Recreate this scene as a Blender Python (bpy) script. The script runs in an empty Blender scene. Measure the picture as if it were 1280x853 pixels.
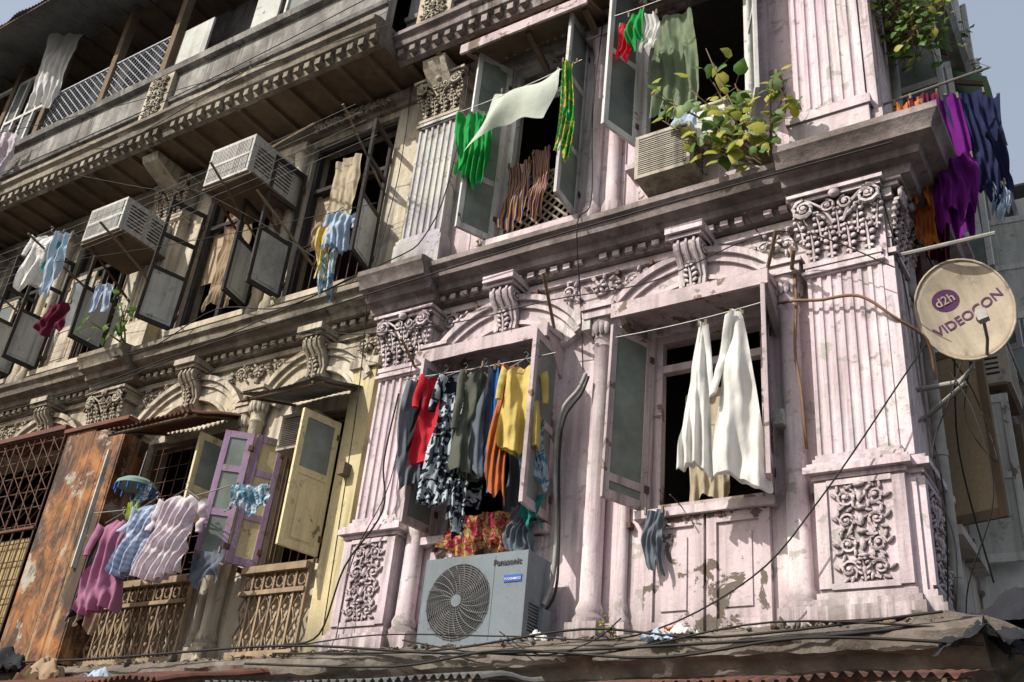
import bpy, bmesh, math, random
from mathutils import Vector, Matrix
from mathutils import noise as mnoise
R=random.Random(11)
col=bpy.context.scene.collection
pi=math.pi
# ------------------------------------------------------------------ materials
MATS={}
class NT:
    def __init__(s,name):
        m=bpy.data.materials.new(name); m.use_nodes=True; s.m=m; s.t=m.node_tree; s.n=s.t.nodes; s.l=s.t.links
        s.b=s.n['Principled BSDF']; s.out=s.n['Material Output']; s.tc=s.n.new('ShaderNodeTexCoord'); MATS[name]=m
        s.b.inputs['Roughness'].default_value=.85
        s.b.inputs['Specular IOR Level'].default_value=.25
    def mp(s,sc,loc=(0,0,0),src='Object'):
        k=s.n.new('ShaderNodeMapping'); k.inputs['Scale'].default_value=sc; k.inputs['Location'].default_value=loc
        s.l.new(s.tc.outputs[src],k.inputs['Vector']); return k.outputs[0]
    def noise(s,vec,scale,detail=6,rough=.6,dist=0):
        k=s.n.new('ShaderNodeTexNoise'); k.inputs['Scale'].default_value=scale; k.inputs['Detail'].default_value=detail
        k.inputs['Roughness'].default_value=rough; k.inputs['Distortion'].default_value=dist
        s.l.new(vec,k.inputs['Vector']); return k.outputs['Fac']
    def rng(s,v,a,b,c=0,d=1):
        k=s.n.new('ShaderNodeMapRange'); s.l.new(v,k.inputs[0])
        for i,x in enumerate((a,b,c,d)): k.inputs[i+1].default_value=x
        return k.outputs[0]
    def math(s,op,a,b=None):
        k=s.n.new('ShaderNodeMath'); k.operation=op
        for i,x in enumerate((a,b)):
            if x is None: continue
            if isinstance(x,(int,float)): k.inputs[i].default_value=x
            else: s.l.new(x,k.inputs[i])
        return k.outputs[0]
    def mix(s,f,a,b):
        k=s.n.new('ShaderNodeMix'); k.data_type='RGBA'
        for i,x in ((0,f),(6,a),(7,b)):
            if isinstance(x,(int,float)): k.inputs[i].default_value=x
            elif isinstance(x,tuple): k.inputs[i].default_value=(x[0],x[1],x[2],1)
            else: s.l.new(x,k.inputs[i])
        return k.outputs[2]
    def col(s,c):
        if isinstance(c,tuple): s.b.inputs['Base Color'].default_value=(*c,1)
        else: s.l.new(c,s.b.inputs['Base Color'])
    def bump(s,h,st=.3,d=.02):
        k=s.n.new('ShaderNodeBump'); k.inputs['Strength'].default_value=st; k.inputs['Distance'].default_value=d
        s.l.new(h,k.inputs['Height']); s.l.new(k.outputs[0],s.b.inputs['Normal'])
def plaster(name,base,base2,dirt=(.045,.037,.031),amt=.35,streak=.5,top=.85,peel=None,peelamt=.5,ao=0,bump=.35,zg=None,fade=None):
    t=NT(name); o=t.mp((1,1,1))
    n1=t.noise(o,2.3,8,.65); c=t.mix(t.rng(n1,.38,.62),base,base2)
    if fade:
        fn=t.noise(t.mp((1.6,1.6,.8),(5,2,1)),1.5,9,.7); c=t.mix(t.rng(fn,.47,.6,0,.85),c,fade)
    fine=t.noise(o,38,4,.7); c=t.mix(t.rng(fine,.35,.75,0,.35),c,tuple(x*.62 for x in base))
    h=fine
    if peel:
        pn=t.noise(t.mp((1,1,1),(3,5,9)),3.6,10,.66,.4); th=.52+.15*(1-peelamt); pf=t.rng(pn,th,th+.015)
        c=t.mix(pf,c,peel); h=t.math('SUBTRACT',h,t.math('MULTIPLY',pf,.9))
    st=t.noise(t.mp((9,9,.45)),1,8,.66); sm=t.noise(t.mp((1,1,1),(9,9,9)),.8,3,.5)
    sf=t.math('MULTIPLY',t.math('MULTIPLY',t.rng(st,.46,.64),streak),t.rng(sm,.32,.62,.15,1))
    pa=t.noise(t.mp((1,1,1),(7,1,4)),.95,10,.72); pf2=t.rng(pa,.62-amt*.35,.8-amt*.3)
    sp=t.noise(t.mp((1,1,1),(1,8,2)),7,8,.74); pf3=t.rng(sp,.56,.7,0,.8)
    g=t.n.new('ShaderNodeNewGeometry'); sx=t.n.new('ShaderNodeSeparateXYZ'); t.l.new(g.outputs['Normal'],sx.inputs[0])
    tf=t.math('MULTIPLY',t.rng(sx.outputs[2],.15,.7),top)
    d=t.math('MAXIMUM',t.math('MAXIMUM',sf,t.math('MULTIPLY',pf2,.75)),t.math('MAXIMUM',tf,pf3))
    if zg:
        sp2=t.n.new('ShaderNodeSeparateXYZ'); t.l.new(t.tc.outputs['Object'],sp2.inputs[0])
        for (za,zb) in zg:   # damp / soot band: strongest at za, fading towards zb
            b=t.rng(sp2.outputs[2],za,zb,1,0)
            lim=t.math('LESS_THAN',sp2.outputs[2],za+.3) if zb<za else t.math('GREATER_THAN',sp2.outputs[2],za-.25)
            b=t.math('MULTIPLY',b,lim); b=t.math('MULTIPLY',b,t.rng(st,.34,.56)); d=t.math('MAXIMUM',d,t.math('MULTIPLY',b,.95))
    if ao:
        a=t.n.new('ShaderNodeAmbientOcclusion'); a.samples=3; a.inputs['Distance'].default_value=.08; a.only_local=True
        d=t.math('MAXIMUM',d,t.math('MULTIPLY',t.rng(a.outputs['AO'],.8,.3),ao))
    dn=t.noise(o,11,6,.7)
    dc=t.mix(t.rng(dn,.35,.65),dirt,tuple(min(1,x*2.8+.01) for x in dirt))
    t.col(t.mix(d,c,dc)); t.b.inputs['Roughness'].default_value=.92
    hh=t.math('ADD',t.math('MULTIPLY',h,.35),t.math('MULTIPLY',t.math('ADD',sp,n1),1.1)); t.bump(hh,bump,.02)
    return t.m
FP=(.78,.71,.71)
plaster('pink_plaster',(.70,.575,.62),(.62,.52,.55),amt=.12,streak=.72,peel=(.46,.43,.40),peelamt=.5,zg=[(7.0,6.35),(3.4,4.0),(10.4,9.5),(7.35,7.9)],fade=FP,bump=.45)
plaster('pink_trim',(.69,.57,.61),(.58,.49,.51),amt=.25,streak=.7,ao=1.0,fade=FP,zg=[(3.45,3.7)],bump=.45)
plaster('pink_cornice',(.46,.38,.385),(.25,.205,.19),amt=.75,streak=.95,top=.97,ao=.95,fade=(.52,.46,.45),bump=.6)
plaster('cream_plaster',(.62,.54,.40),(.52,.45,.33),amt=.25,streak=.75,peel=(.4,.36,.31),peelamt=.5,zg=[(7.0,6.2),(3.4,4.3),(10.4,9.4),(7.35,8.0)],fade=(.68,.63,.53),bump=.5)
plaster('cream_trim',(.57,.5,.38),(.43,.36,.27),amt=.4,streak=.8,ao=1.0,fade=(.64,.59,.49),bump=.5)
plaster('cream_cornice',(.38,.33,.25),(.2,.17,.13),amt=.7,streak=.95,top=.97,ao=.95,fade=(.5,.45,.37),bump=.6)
plaster('yellow_paint',(.68,.58,.33),(.6,.52,.3),amt=.15,streak=.6,zg=[(3.4,4.2)])
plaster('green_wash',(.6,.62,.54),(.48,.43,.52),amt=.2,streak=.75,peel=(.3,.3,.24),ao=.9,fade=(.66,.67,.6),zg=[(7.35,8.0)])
plaster('grey_weathered',(.3,.295,.285),(.18,.177,.17),amt=.5,streak=1.0,fade=(.46,.45,.42),bump=.5)
plaster('stone_ledge',(.24,.2,.165),(.13,.11,.09),amt=.6,streak=.5,top=.25,bump=1.0,fade=(.32,.29,.25))
plaster('side_plaster',(.6,.53,.49),(.46,.41,.37),amt=.35,streak=.85,peel=(.25,.22,.2),fade=(.66,.62,.57))
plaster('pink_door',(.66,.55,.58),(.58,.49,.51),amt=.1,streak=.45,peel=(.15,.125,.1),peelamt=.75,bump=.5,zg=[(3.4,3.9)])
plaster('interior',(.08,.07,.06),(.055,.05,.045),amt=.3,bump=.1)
plaster('brown_wood',(.22,.155,.1),(.14,.1,.07),amt=.35,streak=.5,top=.3)
plaster('white_wood',(.68,.68,.66),(.56,.55,.53),amt=.12,streak=.5,peel=(.2,.17,.13),peelamt=.4)
plaster('pink_wood',(.6,.49,.51),(.5,.42,.43),amt=.2,streak=.55,peel=(.2,.15,.12),peelamt=.6)
plaster('dark_wood',(.035,.033,.032),(.06,.055,.05),amt=.2,streak=.3,top=.2)
plaster('pale_panel',(.58,.59,.55),(.48,.49,.45),amt=.2,streak=.55)
plaster('purple_wood',(.42,.28,.43),(.35,.25,.38),amt=.2,streak=.6,peel=(.3,.24,.2),peelamt=.45)
plaster('yellow_wood',(.72,.63,.36),(.64,.56,.34),amt=.12,streak=.45,peel=(.25,.18,.12),peelamt=.35)
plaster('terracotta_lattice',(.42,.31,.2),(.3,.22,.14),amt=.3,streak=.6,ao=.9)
plaster('green_paint',(.12,.2,.1),(.08,.14,.08),amt=.3,streak=.5)
plaster('asphalt',(.055,.053,.05),(.045,.044,.043),amt=.1,streak=0,top=0)
plaster('pavement_stone',(.22,.2,.18),(.17,.16,.14),amt=.2,streak=0,top=0)
plaster('grey_plastic',(.2,.235,.26),(.17,.2,.22),amt=.2,streak=.4,top=.35,bump=.05)
plaster('ac_white',(.6,.59,.55),(.5,.49,.46),amt=.25,streak=.65,top=.4,bump=.08)
plaster('ac_beige',(.5,.45,.37),(.42,.38,.31),amt=.25,streak=.65,top=.4,bump=.08)
plaster('dish_cream',(.47,.40,.31),(.40,.34,.26),amt=.2,streak=.5,top=.1,bump=.05)
plaster('tin_grey',(.24,.26,.26),(.16,.17,.17),amt=.4,streak=.5,top=.2,bump=.1)
def rust():
    t=NT('rusty_sheet'); n=t.noise(t.mp((1.2,1.2,.8)),2.2,11,.75,.9); s=t.noise(t.mp((9,9,.7)),1,6,.6)
    c=t.mix(t.rng(n,.42,.6),(.06,.034,.024),(.36,.15,.05)); c=t.mix(t.rng(s,.52,.66,0,.7),c,(.45,.32,.18)); c=t.mix(t.rng(t.noise(t.mp((1,1,1),(3,3,3)),2.6,9,.75),.56,.6),c,(.36,.33,.27))
    c=t.mix(t.rng(t.noise(t.mp((1,1,.6),(1,3,8)),1.6,10,.75),.49,.57,0,.9),c,(.05,.035,.028))
    t.col(c); t.bump(n,.5); t.b.inputs['Roughness'].default_value=.7
rust()
def tinrust():
    t=NT('tin_rust'); n=t.noise(t.mp((1,1,1)),5,8,.7); t.col(t.mix(t.rng(n,.4,.62),(.19,.075,.05),(.09,.06,.05))); t.bump(n,.3)
tinrust()
def plain(name,c,rough=.6,metal=0,var=.25,sc=14):
    t=NT(name); n=t.noise(t.mp((1,1,1)),sc,6,.65); t.col(t.mix(t.rng(n,.35,.68),c,tuple(x*(1-var) for x in c))); t.b.inputs['Roughness'].default_value=rough; t.b.inputs['Metallic'].default_value=metal; t.bump(n,.1,.01)
plain('black_plastic',(.02,.02,.022),.5); plain('cable_black',(.018,.017,.016),.6); plain('cable_brown',(.24,.14,.09),.7); plain('cable_grey',(.2,.2,.2),.6)
plain('steel',(.3,.29,.27),.45,.6); plain('rust_iron',(.13,.07,.05),.8); plain('lattice_grey',(.4,.42,.46),.6)
plain('pane_frosted',(.25,.29,.26),.35,0,.45,3); plain('pane_grey',(.16,.18,.175),.25,0,.4,3); plain('pane_brown',(.42,.32,.2),.6,0,.25,40)
plain('badge_blue',(.02,.1,.4),.5); plain('lettering_dark',(.03,.03,.04),.5); plain('lettering_purple',(.1,.03,.1),.5); plain('lettering_white',(.7,.7,.7),.5)
plain('pipe_pvc',(.36,.35,.32),.6,0,.5,4); plain('bark',(.2,.14,.085),.9); plain('pole_wood',(.26,.2,.13),.8,0,.5)
plain('white_card',(.7,.7,.68),.8,0,.3,5); plain('wicker',(.2,.3,.27),.8); plain('bamboo_screen',(.4,.3,.15),.85,0,.4,30)
def leafm(name,c,c2):
    t=NT(name); n=t.noise(t.mp((1,1,1)),9,3,.6); cc=t.mix(t.rng(n,.4,.6),c,c2); t.col(cc); t.b.inputs['Roughness'].default_value=.5
    tr=t.n.new('ShaderNodeBsdfTranslucent'); t.l.new(cc,tr.inputs[0]); mx=t.n.new('ShaderNodeMixShader'); mx.inputs[0].default_value=.4
    t.l.new(t.b.outputs[0],mx.inputs[1]); t.l.new(tr.outputs[0],mx.inputs[2]); t.l.new(mx.outputs[0],t.out.inputs[0])
leafm('leaf_yellow_green',(.32,.36,.06),(.46,.42,.07)); leafm('leaf_green',(.07,.15,.025),(.13,.24,.05)); leafm('leaf_pale',(.3,.38,.2),(.22,.3,.1))
def fabric(name,c,c2=None,pat=None,sc=20,trans=.25,sheer=0):
    t=NT(name); cc=c
    if pat=='floral':
        n=t.noise(t.mp((1,1,1)),sc,3,.5,1.2); cc=t.mix(t.rng(n,.5,.53),c,c2)
    elif pat in('hstripe','vstripe','plaid'):
        def wv(ax,k_):
            k=t.n.new('ShaderNodeTexWave'); k.bands_direction=ax; k.inputs['Scale'].default_value=k_; t.l.new(t.tc.outputs['UV'],k.inputs[0]); return t.rng(k.outputs['Fac'],.5,.6)
        if pat=='hstripe': f=wv('Y',sc*.3)
        elif pat=='vstripe': f=wv('X',sc*.3)
        else: f=t.math('MULTIPLY',t.math('ADD',wv('X',sc*.4),wv('Y',sc*.5)),.5)
        cc=t.mix(f,c,c2)
    if not pat:
        n=t.noise(t.mp((1,1,1)),6,4,.6); cc=t.mix(t.rng(n,.4,.7,0,.3),cc,tuple(x*.65 for x in c))
    t.col(cc); t.b.inputs['Roughness'].default_value=.95
    t.bump(t.noise(t.mp((1,1,.5)),13,5,.6),.6,.02)
    tr=t.n.new('ShaderNodeBsdfTranslucent'); t.l.new(cc,tr.inputs[0])
    mx=t.n.new('ShaderNodeMixShader'); mx.inputs[0].default_value=trans
    t.l.new(t.b.outputs[0],mx.inputs[1]); t.l.new(tr.outputs[0],mx.inputs[2]); last=mx
    if sheer:
        tp=t.n.new('ShaderNodeBsdfTransparent'); m2=t.n.new('ShaderNodeMixShader'); m2.inputs[0].default_value=sheer
        t.l.new(last.outputs[0],m2.inputs[1]); t.l.new(tp.outputs[0],m2.inputs[2]); last=m2
    t.l.new(last.outputs[0],t.out.inputs[0])
fabric('f_white',(.8,.79,.76),trans=.3); fabric('f_red',(.6,.03,.05)); fabric('f_black',(.02,.02,.025)); fabric('f_floral',(.015,.018,.03),(.5,.58,.62),'floral',12)
fabric('f_olive',(.13,.14,.11)); fabric('f_blue',(.03,.14,.4)); fabric('f_rust',(.5,.15,.05)); fabric('f_yellow',(.68,.53,.17)); fabric('f_teal',(.03,.24,.22))
fabric('f_greyblue',(.15,.18,.22)); fabric('f_green',(.02,.34,.07)); fabric('f_greenyellow',(.02,.3,.06),(.5,.46,.06),'floral',14); fabric('f_multi',(.03,.06,.22),(.6,.3,.04),'vstripe',14)
fabric('f_sheer',(.3,.38,.24),sheer=.3); fabric('f_pink',(.42,.18,.29)); fabric('f_plaid',(.55,.62,.72),(.25,.32,.5),'plaid',8); fabric('f_pinkwhite',(.62,.52,.58),(.72,.67,.7),'floral',9)
fabric('f_lime',(.45,.55,.07)); fabric('f_maroon',(.13,.015,.04)); fabric('f_orange',(.6,.2,.05)); fabric('f_purple',(.15,.01,.19)); fabric('f_navy',(.02,.025,.08)); fabric('f_lightblue',(.45,.56,.68))
fabric('f_redfloral',(.4,.04,.08),(.45,.38,.12),'floral',22); fabric('f_blueprint',(.1,.25,.36),(.6,.65,.7),'floral',18); fabric('f_cream',(.55,.47,.34)); fabric('f_bluetowel',(.5,.58,.63),(.1,.25,.42),'floral',9)
fabric('f_tan',(.38,.28,.19)); fabric('f_awning_green',(.16,.25,.13),trans=.45); fabric('f_palegreen',(.72,.78,.68),trans=.4); fabric('f_tarp',(.022,.024,.03),trans=.02); fabric('f_tarpblue',(.05,.075,.11),trans=.02)
# ------------------------------------------------------------------ geometry collector
class G:
    def __init__(s): s.v=[];s.f=[];s.m=[];s.st=[Matrix.Identity(4)]
    def push(s,M): s.st.append(s.st[-1]@M)
    def pop(s): s.st.pop()
    def add(s,vs,fs,m):
        o=len(s.v); T=s.st[-1]
        s.v+=[tuple(T@Vector(p)) for p in vs]; s.f+=[tuple(i+o for i in f) for f in fs]; s.m+=[m]*len(fs)
    def box(s,x0,x1,y0,y1,z0,z1,m,j=.0015):
        e=lambda:R.uniform(-j,j)
        x0,x1=min(x0,x1),max(x0,x1); y0,y1=min(y0,y1),max(y0,y1); z0,z1=min(z0,z1),max(z0,z1)
        x0+=e();x1+=e();y0+=e();y1+=e();z0+=e();z1+=e()
        s.add([(x0,y0,z0),(x1,y0,z0),(x1,y1,z0),(x0,y1,z0),(x0,y0,z1),(x1,y0,z1),(x1,y1,z1),(x0,y1,z1)],
              [(0,3,2,1),(4,5,6,7),(0,1,5,4),(1,2,6,5),(2,3,7,6),(3,0,4,7)],m)
    def exx(s,pr,x0,x1,m,m0=0,m1=0):   # (y,z) profile extruded in x, optional mitres
        n=len(pr); N=max(1,int((x1-x0)/.35)) if not(m0 or m1) else max(1,int((x1-x0)/.6))
        vs=[]
        for k in range(N+1):
            for (y,z) in pr:
                a=x0+y*m0; b=x1-y*m1
                wob=0 if k in(0,N) else R.uniform(-.009,.009)
                vs.append((a+(b-a)*k/N,y+(wob*.6 if y<-.03 else 0),z+wob*(1 if y<-.03 else 0)))
        fs=[]
        for k in range(N):
            for i in range(n):
                j2=(i+1)%n; fs.append((k*n+i,k*n+j2,(k+1)*n+j2,(k+1)*n+i))
        fs.append(tuple(range(n))[::-1]); fs.append(tuple(N*n+i for i in range(n)))
        s.add(vs,fs,m)
    def exz(s,pr,z0,z1,m):
        n=len(pr); vs=[(x,y,z0) for x,y in pr]+[(x,y,z1) for x,y in pr]
        fs=[(i,(i+1)%n,n+(i+1)%n,n+i) for i in range(n)]+[tuple(range(n))[::-1],tuple(range(n,2*n))]
        s.add(vs,fs,m)
    def lathe(s,cx,cy,pr,m,n=14):
        vs=[];fs=[]
        for r,z in pr:
            for k in range(n): a=2*pi*k/n; vs.append((cx+r*math.cos(a),cy+r*math.sin(a),z))
        for i in range(len(pr)-1):
            for k in range(n): k2=(k+1)%n; fs.append((i*n+k,i*n+k2,(i+1)*n+k2,(i+1)*n+k))
        fs.append(tuple(range(n))[::-1]); fs.append(tuple((len(pr)-1)*n+k for k in range(n)))
        s.add(vs,fs,m)
    def tube(s,pts,rad,m,n=6):
        pts=[Vector(p) for p in pts]; vs=[];fs=[]; N=len(pts)
        if not hasattr(rad,'__len__'): rad=[rad]*N
        for i,p in enumerate(pts):
            d=(pts[min(i+1,N-1)]-pts[max(i-1,0)]).normalized()
            a=d.cross(Vector((0,0,1))) if abs(d.z)<.9 else d.cross(Vector((0,1,0)))
            a.normalize(); b=d.cross(a)
            for k in range(n): t=2*pi*k/n; vs.append(p+(a*math.cos(t)+b*math.sin(t))*rad[i])
        for i in range(N-1):
            for k in range(n): k2=(k+1)%n; fs.append((i*n+k,i*n+k2,(i+1)*n+k2,(i+1)*n+k))
        fs.append(tuple(range(n))[::-1]); fs.append(tuple((N-1)*n+k for k in range(n)))
        s.add(vs,fs,m)
    def blob(s,c,r,m,rot=0,n=8,h=5):
        vs=[];fs=[]; ca,sa=math.cos(rot),math.sin(rot)
        def P(a,b):
            x=r[0]*math.cos(a)*math.sin(b); y=r[1]*math.cos(b)*-1; z=r[2]*math.sin(a)*math.sin(b)
            return (c[0]+x*ca-z*sa,c[1]+y,c[2]+x*sa+z*ca)
        vs.append(P(0,0))
        for j in range(1,h):
            for k in range(n): vs.append(P(2*pi*k/n,pi*j/h))
        vs.append(P(0,pi)); L=len(vs)-1
        for k in range(n):
            k2=(k+1)%n; fs.append((0,1+k,1+k2)); fs.append((L,L-n+k2,L-n+k))
            for j in range(h-2): a=1+j*n; fs.append((a+k,a+n+k,a+n+k2,a+k2))
        s.add(vs,fs,m)
    def arch(s,cx,cz,ri,ro,yf,a0,a1,m,n=22,yb=.02):
        vs=[];fs=[]
        for i in range(n+1):
            a=a0+(a1-a0)*i/n; c,q=math.cos(a),math.sin(a)
            for r,y in((ri,yb),(ri,yf),(ro,yf),(ro,yb)): vs.append((cx+r*c,y,cz+r*q))
        for i in range(n):
            for k in range(4): k2=(k+1)%4; fs.append((i*4+k,i*4+k2,i*4+4+k2,i*4+4+k))
        fs.append((0,1,2,3)); fs.append(tuple(n*4+k for k in(3,2,1,0))); s.add(vs,fs,m)
def obj(name,g,parent=None,bevel=0,ang=35,loc=None,rot=None):
    me=bpy.data.meshes.new(name); me.from_pydata([tuple(v) for v in g.v],[],g.f)
    ms=sorted(set(g.m)); ix={k:i for i,k in enumerate(ms)}
    for k in ms: me.materials.append(MATS[k])
    me.polygons.foreach_set('material_index',[ix[k] for k in g.m])
    bm=bmesh.new(); bm.from_mesh(me); bmesh.ops.recalc_face_normals(bm,faces=bm.faces); bm.to_mesh(me); bm.free()
    me.polygons.foreach_set('use_smooth',[True]*len(me.polygons)); me.set_sharp_from_angle(angle=math.radians(ang)); me.update()
    o=bpy.data.objects.new(name,me); col.objects.link(o)
    if bevel:
        b=o.modifiers.new('bevel','BEVEL'); b.width=bevel; b.segments=2; b.limit_method='ANGLE'; b.angle_limit=math.radians(40); b.harden_normals=False
    if parent: o.parent=parent
    if loc: o.location=loc
    if rot: o.rotation_euler=rot
    return o
def empty(name):
    e=bpy.data.objects.new(name,None); col.objects.link(e); return e
# ------------------------------------------------------------------ architectural helpers
def wall(g,x0,x1,z0,z1,ops,m,y0=0,y1=.28):
    ops=sorted(ops); x=x0
    for (a,b,c,d) in ops:
        g.box(x,a,y0,y1,z0,z1,m)
        if c>z0: g.box(a,b,y0,y1,z0,c,m)
        if d<z1: g.box(a,b,y0,y1,d,z1,m)
        x=b
    g.box(x,x1,y0,y1,z0,z1,m)
def spiral(g,cx,y,cz,r,m,dir=1,a0=0,turns=1.4,th=.014,n=16):
    pts=[];rd=[]
    for i in range(n+1):
        t=i/n; a=a0+dir*turns*2*pi*t; q=r*(1-.78*t); pts.append((cx+q*math.cos(a),y-.012*t,cz+q*math.sin(a))); rd.append(th*(1.1-.35*t))
    g.tube(pts,rd,m,5); g.blob((cx,y-.012,cz),(r*.3,th*1.3,r*.3),m,n=7,h=4)
def acanthus(g,x,y,z,w,h,m,lean=0):
    g.tube([(x,y-.005,z),(x+lean*.3,y-.02,z+h*.5),(x+lean,y-.06,z+h*.92),(x+lean*1.1,y-.085,z+h*.86)],[w*.12,w*.1,w*.09,w*.05],m,6)
    for i,(q,s_) in enumerate(((.12,.55),(.34,.8),(.56,.9),(.76,.75),(.9,.5))):
        for sg in(-1,1):
            g.blob((x+lean*q+sg*w*.27*s_,y-.01-.055*q*q,z+h*q),(w*.24*s_,.016+.01*q,h*.085),m,rot=sg*(.9-.5*q),n=7,h=4)
def relief(g,x0,x1,z0,z1,y,m,seed=0,vertical=True):
    rr=random.Random(seed); w=x1-x0; h=z1-z0; cx=(x0+x1)/2
    if vertical:
        rows=max(2,int(round(h/(w*.42))))
        for i in range(rows):
            z=z0+(i+.5)*h/rows; r=min(w*.2,h/rows*.42)*rr.uniform(.85,1.1)
            for sgn in(-1,1):
                spiral(g,cx+sgn*w*.24,y-.01,z,r,m,dir=sgn*(1 if i%2 else -1),a0=pi/2 if i%2 else -pi/2,th=.014)
                for k in range(6):
                    a=k*pi/3+rr.uniform(-.3,.3); g.blob((cx+sgn*w*(.24+.19*math.cos(a)),y-.008,z+h/rows*.46*math.sin(a)),(.036,.026,.015),m,rot=(a+.6)*sgn,n=6,h=4)
            g.blob((cx,y-.012,z),(.024,.03,h/rows*.3),m); g.blob((cx,y-.018,z+h/rows*.5),(w*.1,.028,.022),m)
        acanthus(g,cx,y,z0,w*.3,h*.22,m)
    else:
        n=max(2,int(w/(h*.95)))
        for i in range(n):
            x=x0+(i+.5)*w/n; sg=1 if x>cx else -1
            spiral(g,x,y-.01,(z0+z1)/2+rr.uniform(-.1,.1)*h,h*.3,m,dir=sg*(1 if i%2 else -1),a0=rr.uniform(0,6),th=.014)
            for k in range(8):
                a=rr.uniform(0,2*pi); g.blob((x+w/n*.45*math.cos(a),y-.008,(z0+z1)/2+h*.42*math.sin(a)),(.042,.026,.016),m,rot=a,n=6,h=4)
        for k in range(6):
            a=k*pi/3; g.blob((cx+.045*math.cos(a),y-.02,(z0+z1)/2+.045*math.sin(a)),(.04,.03,.022),m,rot=a)
        g.blob((cx,y-.035,(z0+z1)/2),(.03,.03,.03),m)
def fluted(g,x0,x1,yf,z0,z1,m,n=6,yb=.02):
    pr=[(x0,yb),(x0,yf)]; w=(x1-x0); fil=w*.05; fw=(w-fil*(n+1))/n; x=x0
    for i in range(n):
        x+=fil
        for k in range(7):
            a=pi*k/6; pr.append((x+fw/2-fw/2*math.cos(a),yf+min(fw*.42,.04)*math.sin(a)))
        x+=fw
    pr+=[(x1,yf),(x1,yb)]
    g.exz(pr,z0,z1,m)
def capital(g,x0,x1,yf,z0,z1,m,seed=0):
    w=x1-x0; h=z1-z0; cx=(x0+x1)/2
    g.box(x0-.02,x1+.02,yf-.02,.02,z0-.03,z0+.015,m)
    g.box(x0+.01,x1-.01,yf+.01,.02,z0,z1,m)
    g.exx([(.02,z0+h*.2),(yf,z0+h*.2),(yf-.05,z1-.1),(.02,z1-.1)],x0,x1,m)
    for i in range(4): acanthus(g,x0+w*(i+.5)/4,yf-.005,z0+.015,w*.24,h*.44,m)
    for i in range(5): acanthus(g,x0+w*i/4,yf-.02,z0+h*.3,w*.2,h*.42,m,lean=(i-2)*.02)
    for sg in(-1,1):
        spiral(g,cx+sg*w*.44,yf-.1,z1-h*.24,h*.15,m,dir=-sg,a0=pi/2,th=.02,turns=1.7)
        spiral(g,cx+sg*w*.13,yf-.075,z1-h*.24,h*.1,m,dir=sg,a0=pi/2,th=.013,turns=1.5)
        g.tube([(cx+sg*w*.06,yf-.05,z0+h*.5),(cx+sg*w*.2,yf-.07,z1-h*.25),(cx+sg*w*.42,yf-.1,z1-h*.1)],.016,m,5)
        for k in range(5): g.blob((cx+sg*w*(.18+.06*k),yf-.08,z1-h*(.42-.05*k)),(.035,.025,.014),m,rot=sg*(.8-.3*k),n=6,h=4)
        g.box(x0-.06 if sg<0 else x1-.02,x0+.02 if sg<0 else x1+.06,yf-.04,.01,z1-.16,z1-.07,m)
    g.blob((cx,yf-.11,z1-h*.1),(.05,.04,.045),m)
    g.box(x0-.07,x1+.07,yf-.1,.02,z1-.075,z1-.035,m); g.box(x0-.095,x1+.095,yf-.13,.02,z1-.035,z1,m)
def pedestal(g,x0,x1,yf,z0,z1,m,mt,seed):
    g.box(x0-.07,x1+.07,yf-.09,.02,z0,z0+.1,m); g.box(x0-.045,x1+.045,yf-.06,.02,z0+.1,z0+.15,m); g.box(x0-.02,x1+.02,yf-.03,.02,z0+.15,z0+.2,m)
    g.box(x0,x1,yf,.02,z0+.2,z1-.12,m)
    pw=.085; a,b=z0+.26,z1-.17
    for (p,q,r_,s_) in((x0,x0+pw,a-.03,b+.03),(x1-pw,x1,a-.03,b+.03),(x0+pw,x1-pw,a-.04,a),(x0+pw,x1-pw,b,b+.04)): g.box(p,q,yf-.022,yf+.01,r_,s_,m)
    relief(g,x0+pw+.01,x1-pw-.01,a+.01,b-.01,yf,mt,seed)
    g.box(x0-.02,x1+.02,yf-.025,.02,z1-.12,z1-.08,m); g.box(x0-.06,x1+.06,yf-.075,.02,z1-.08,z1-.03,m); g.box(x0-.04,x1+.04,yf-.05,.02,z1-.03,z1,m)
def pilaster(g,x0,x1,yf,z0,zp,zc,zt,m,mt,seed=0,ped=True,n=6):
    if ped: pedestal(g,x0-.02,x1+.02,yf-.04,z0,zp,m,mt,seed)
    g.box(x0-.03,x1+.03,yf-.04,.02,zp,zp+.05,m); g.box(x0-.012,x1+.012,yf-.018,.02,zp+.05,zp+.09,m)
    fluted(g,x0,x1,yf,zp+.09,zc-.12,m,n)
    g.box(x0-.008,x1+.008,yf-.012,.02,zc-.12,zc-.03,m); g.box(x0-.03,x1+.03,yf-.035,.02,zc-.1,zc-.07,m)
    capital(g,x0,x1,yf,zc,zt,mt,seed)
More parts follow.
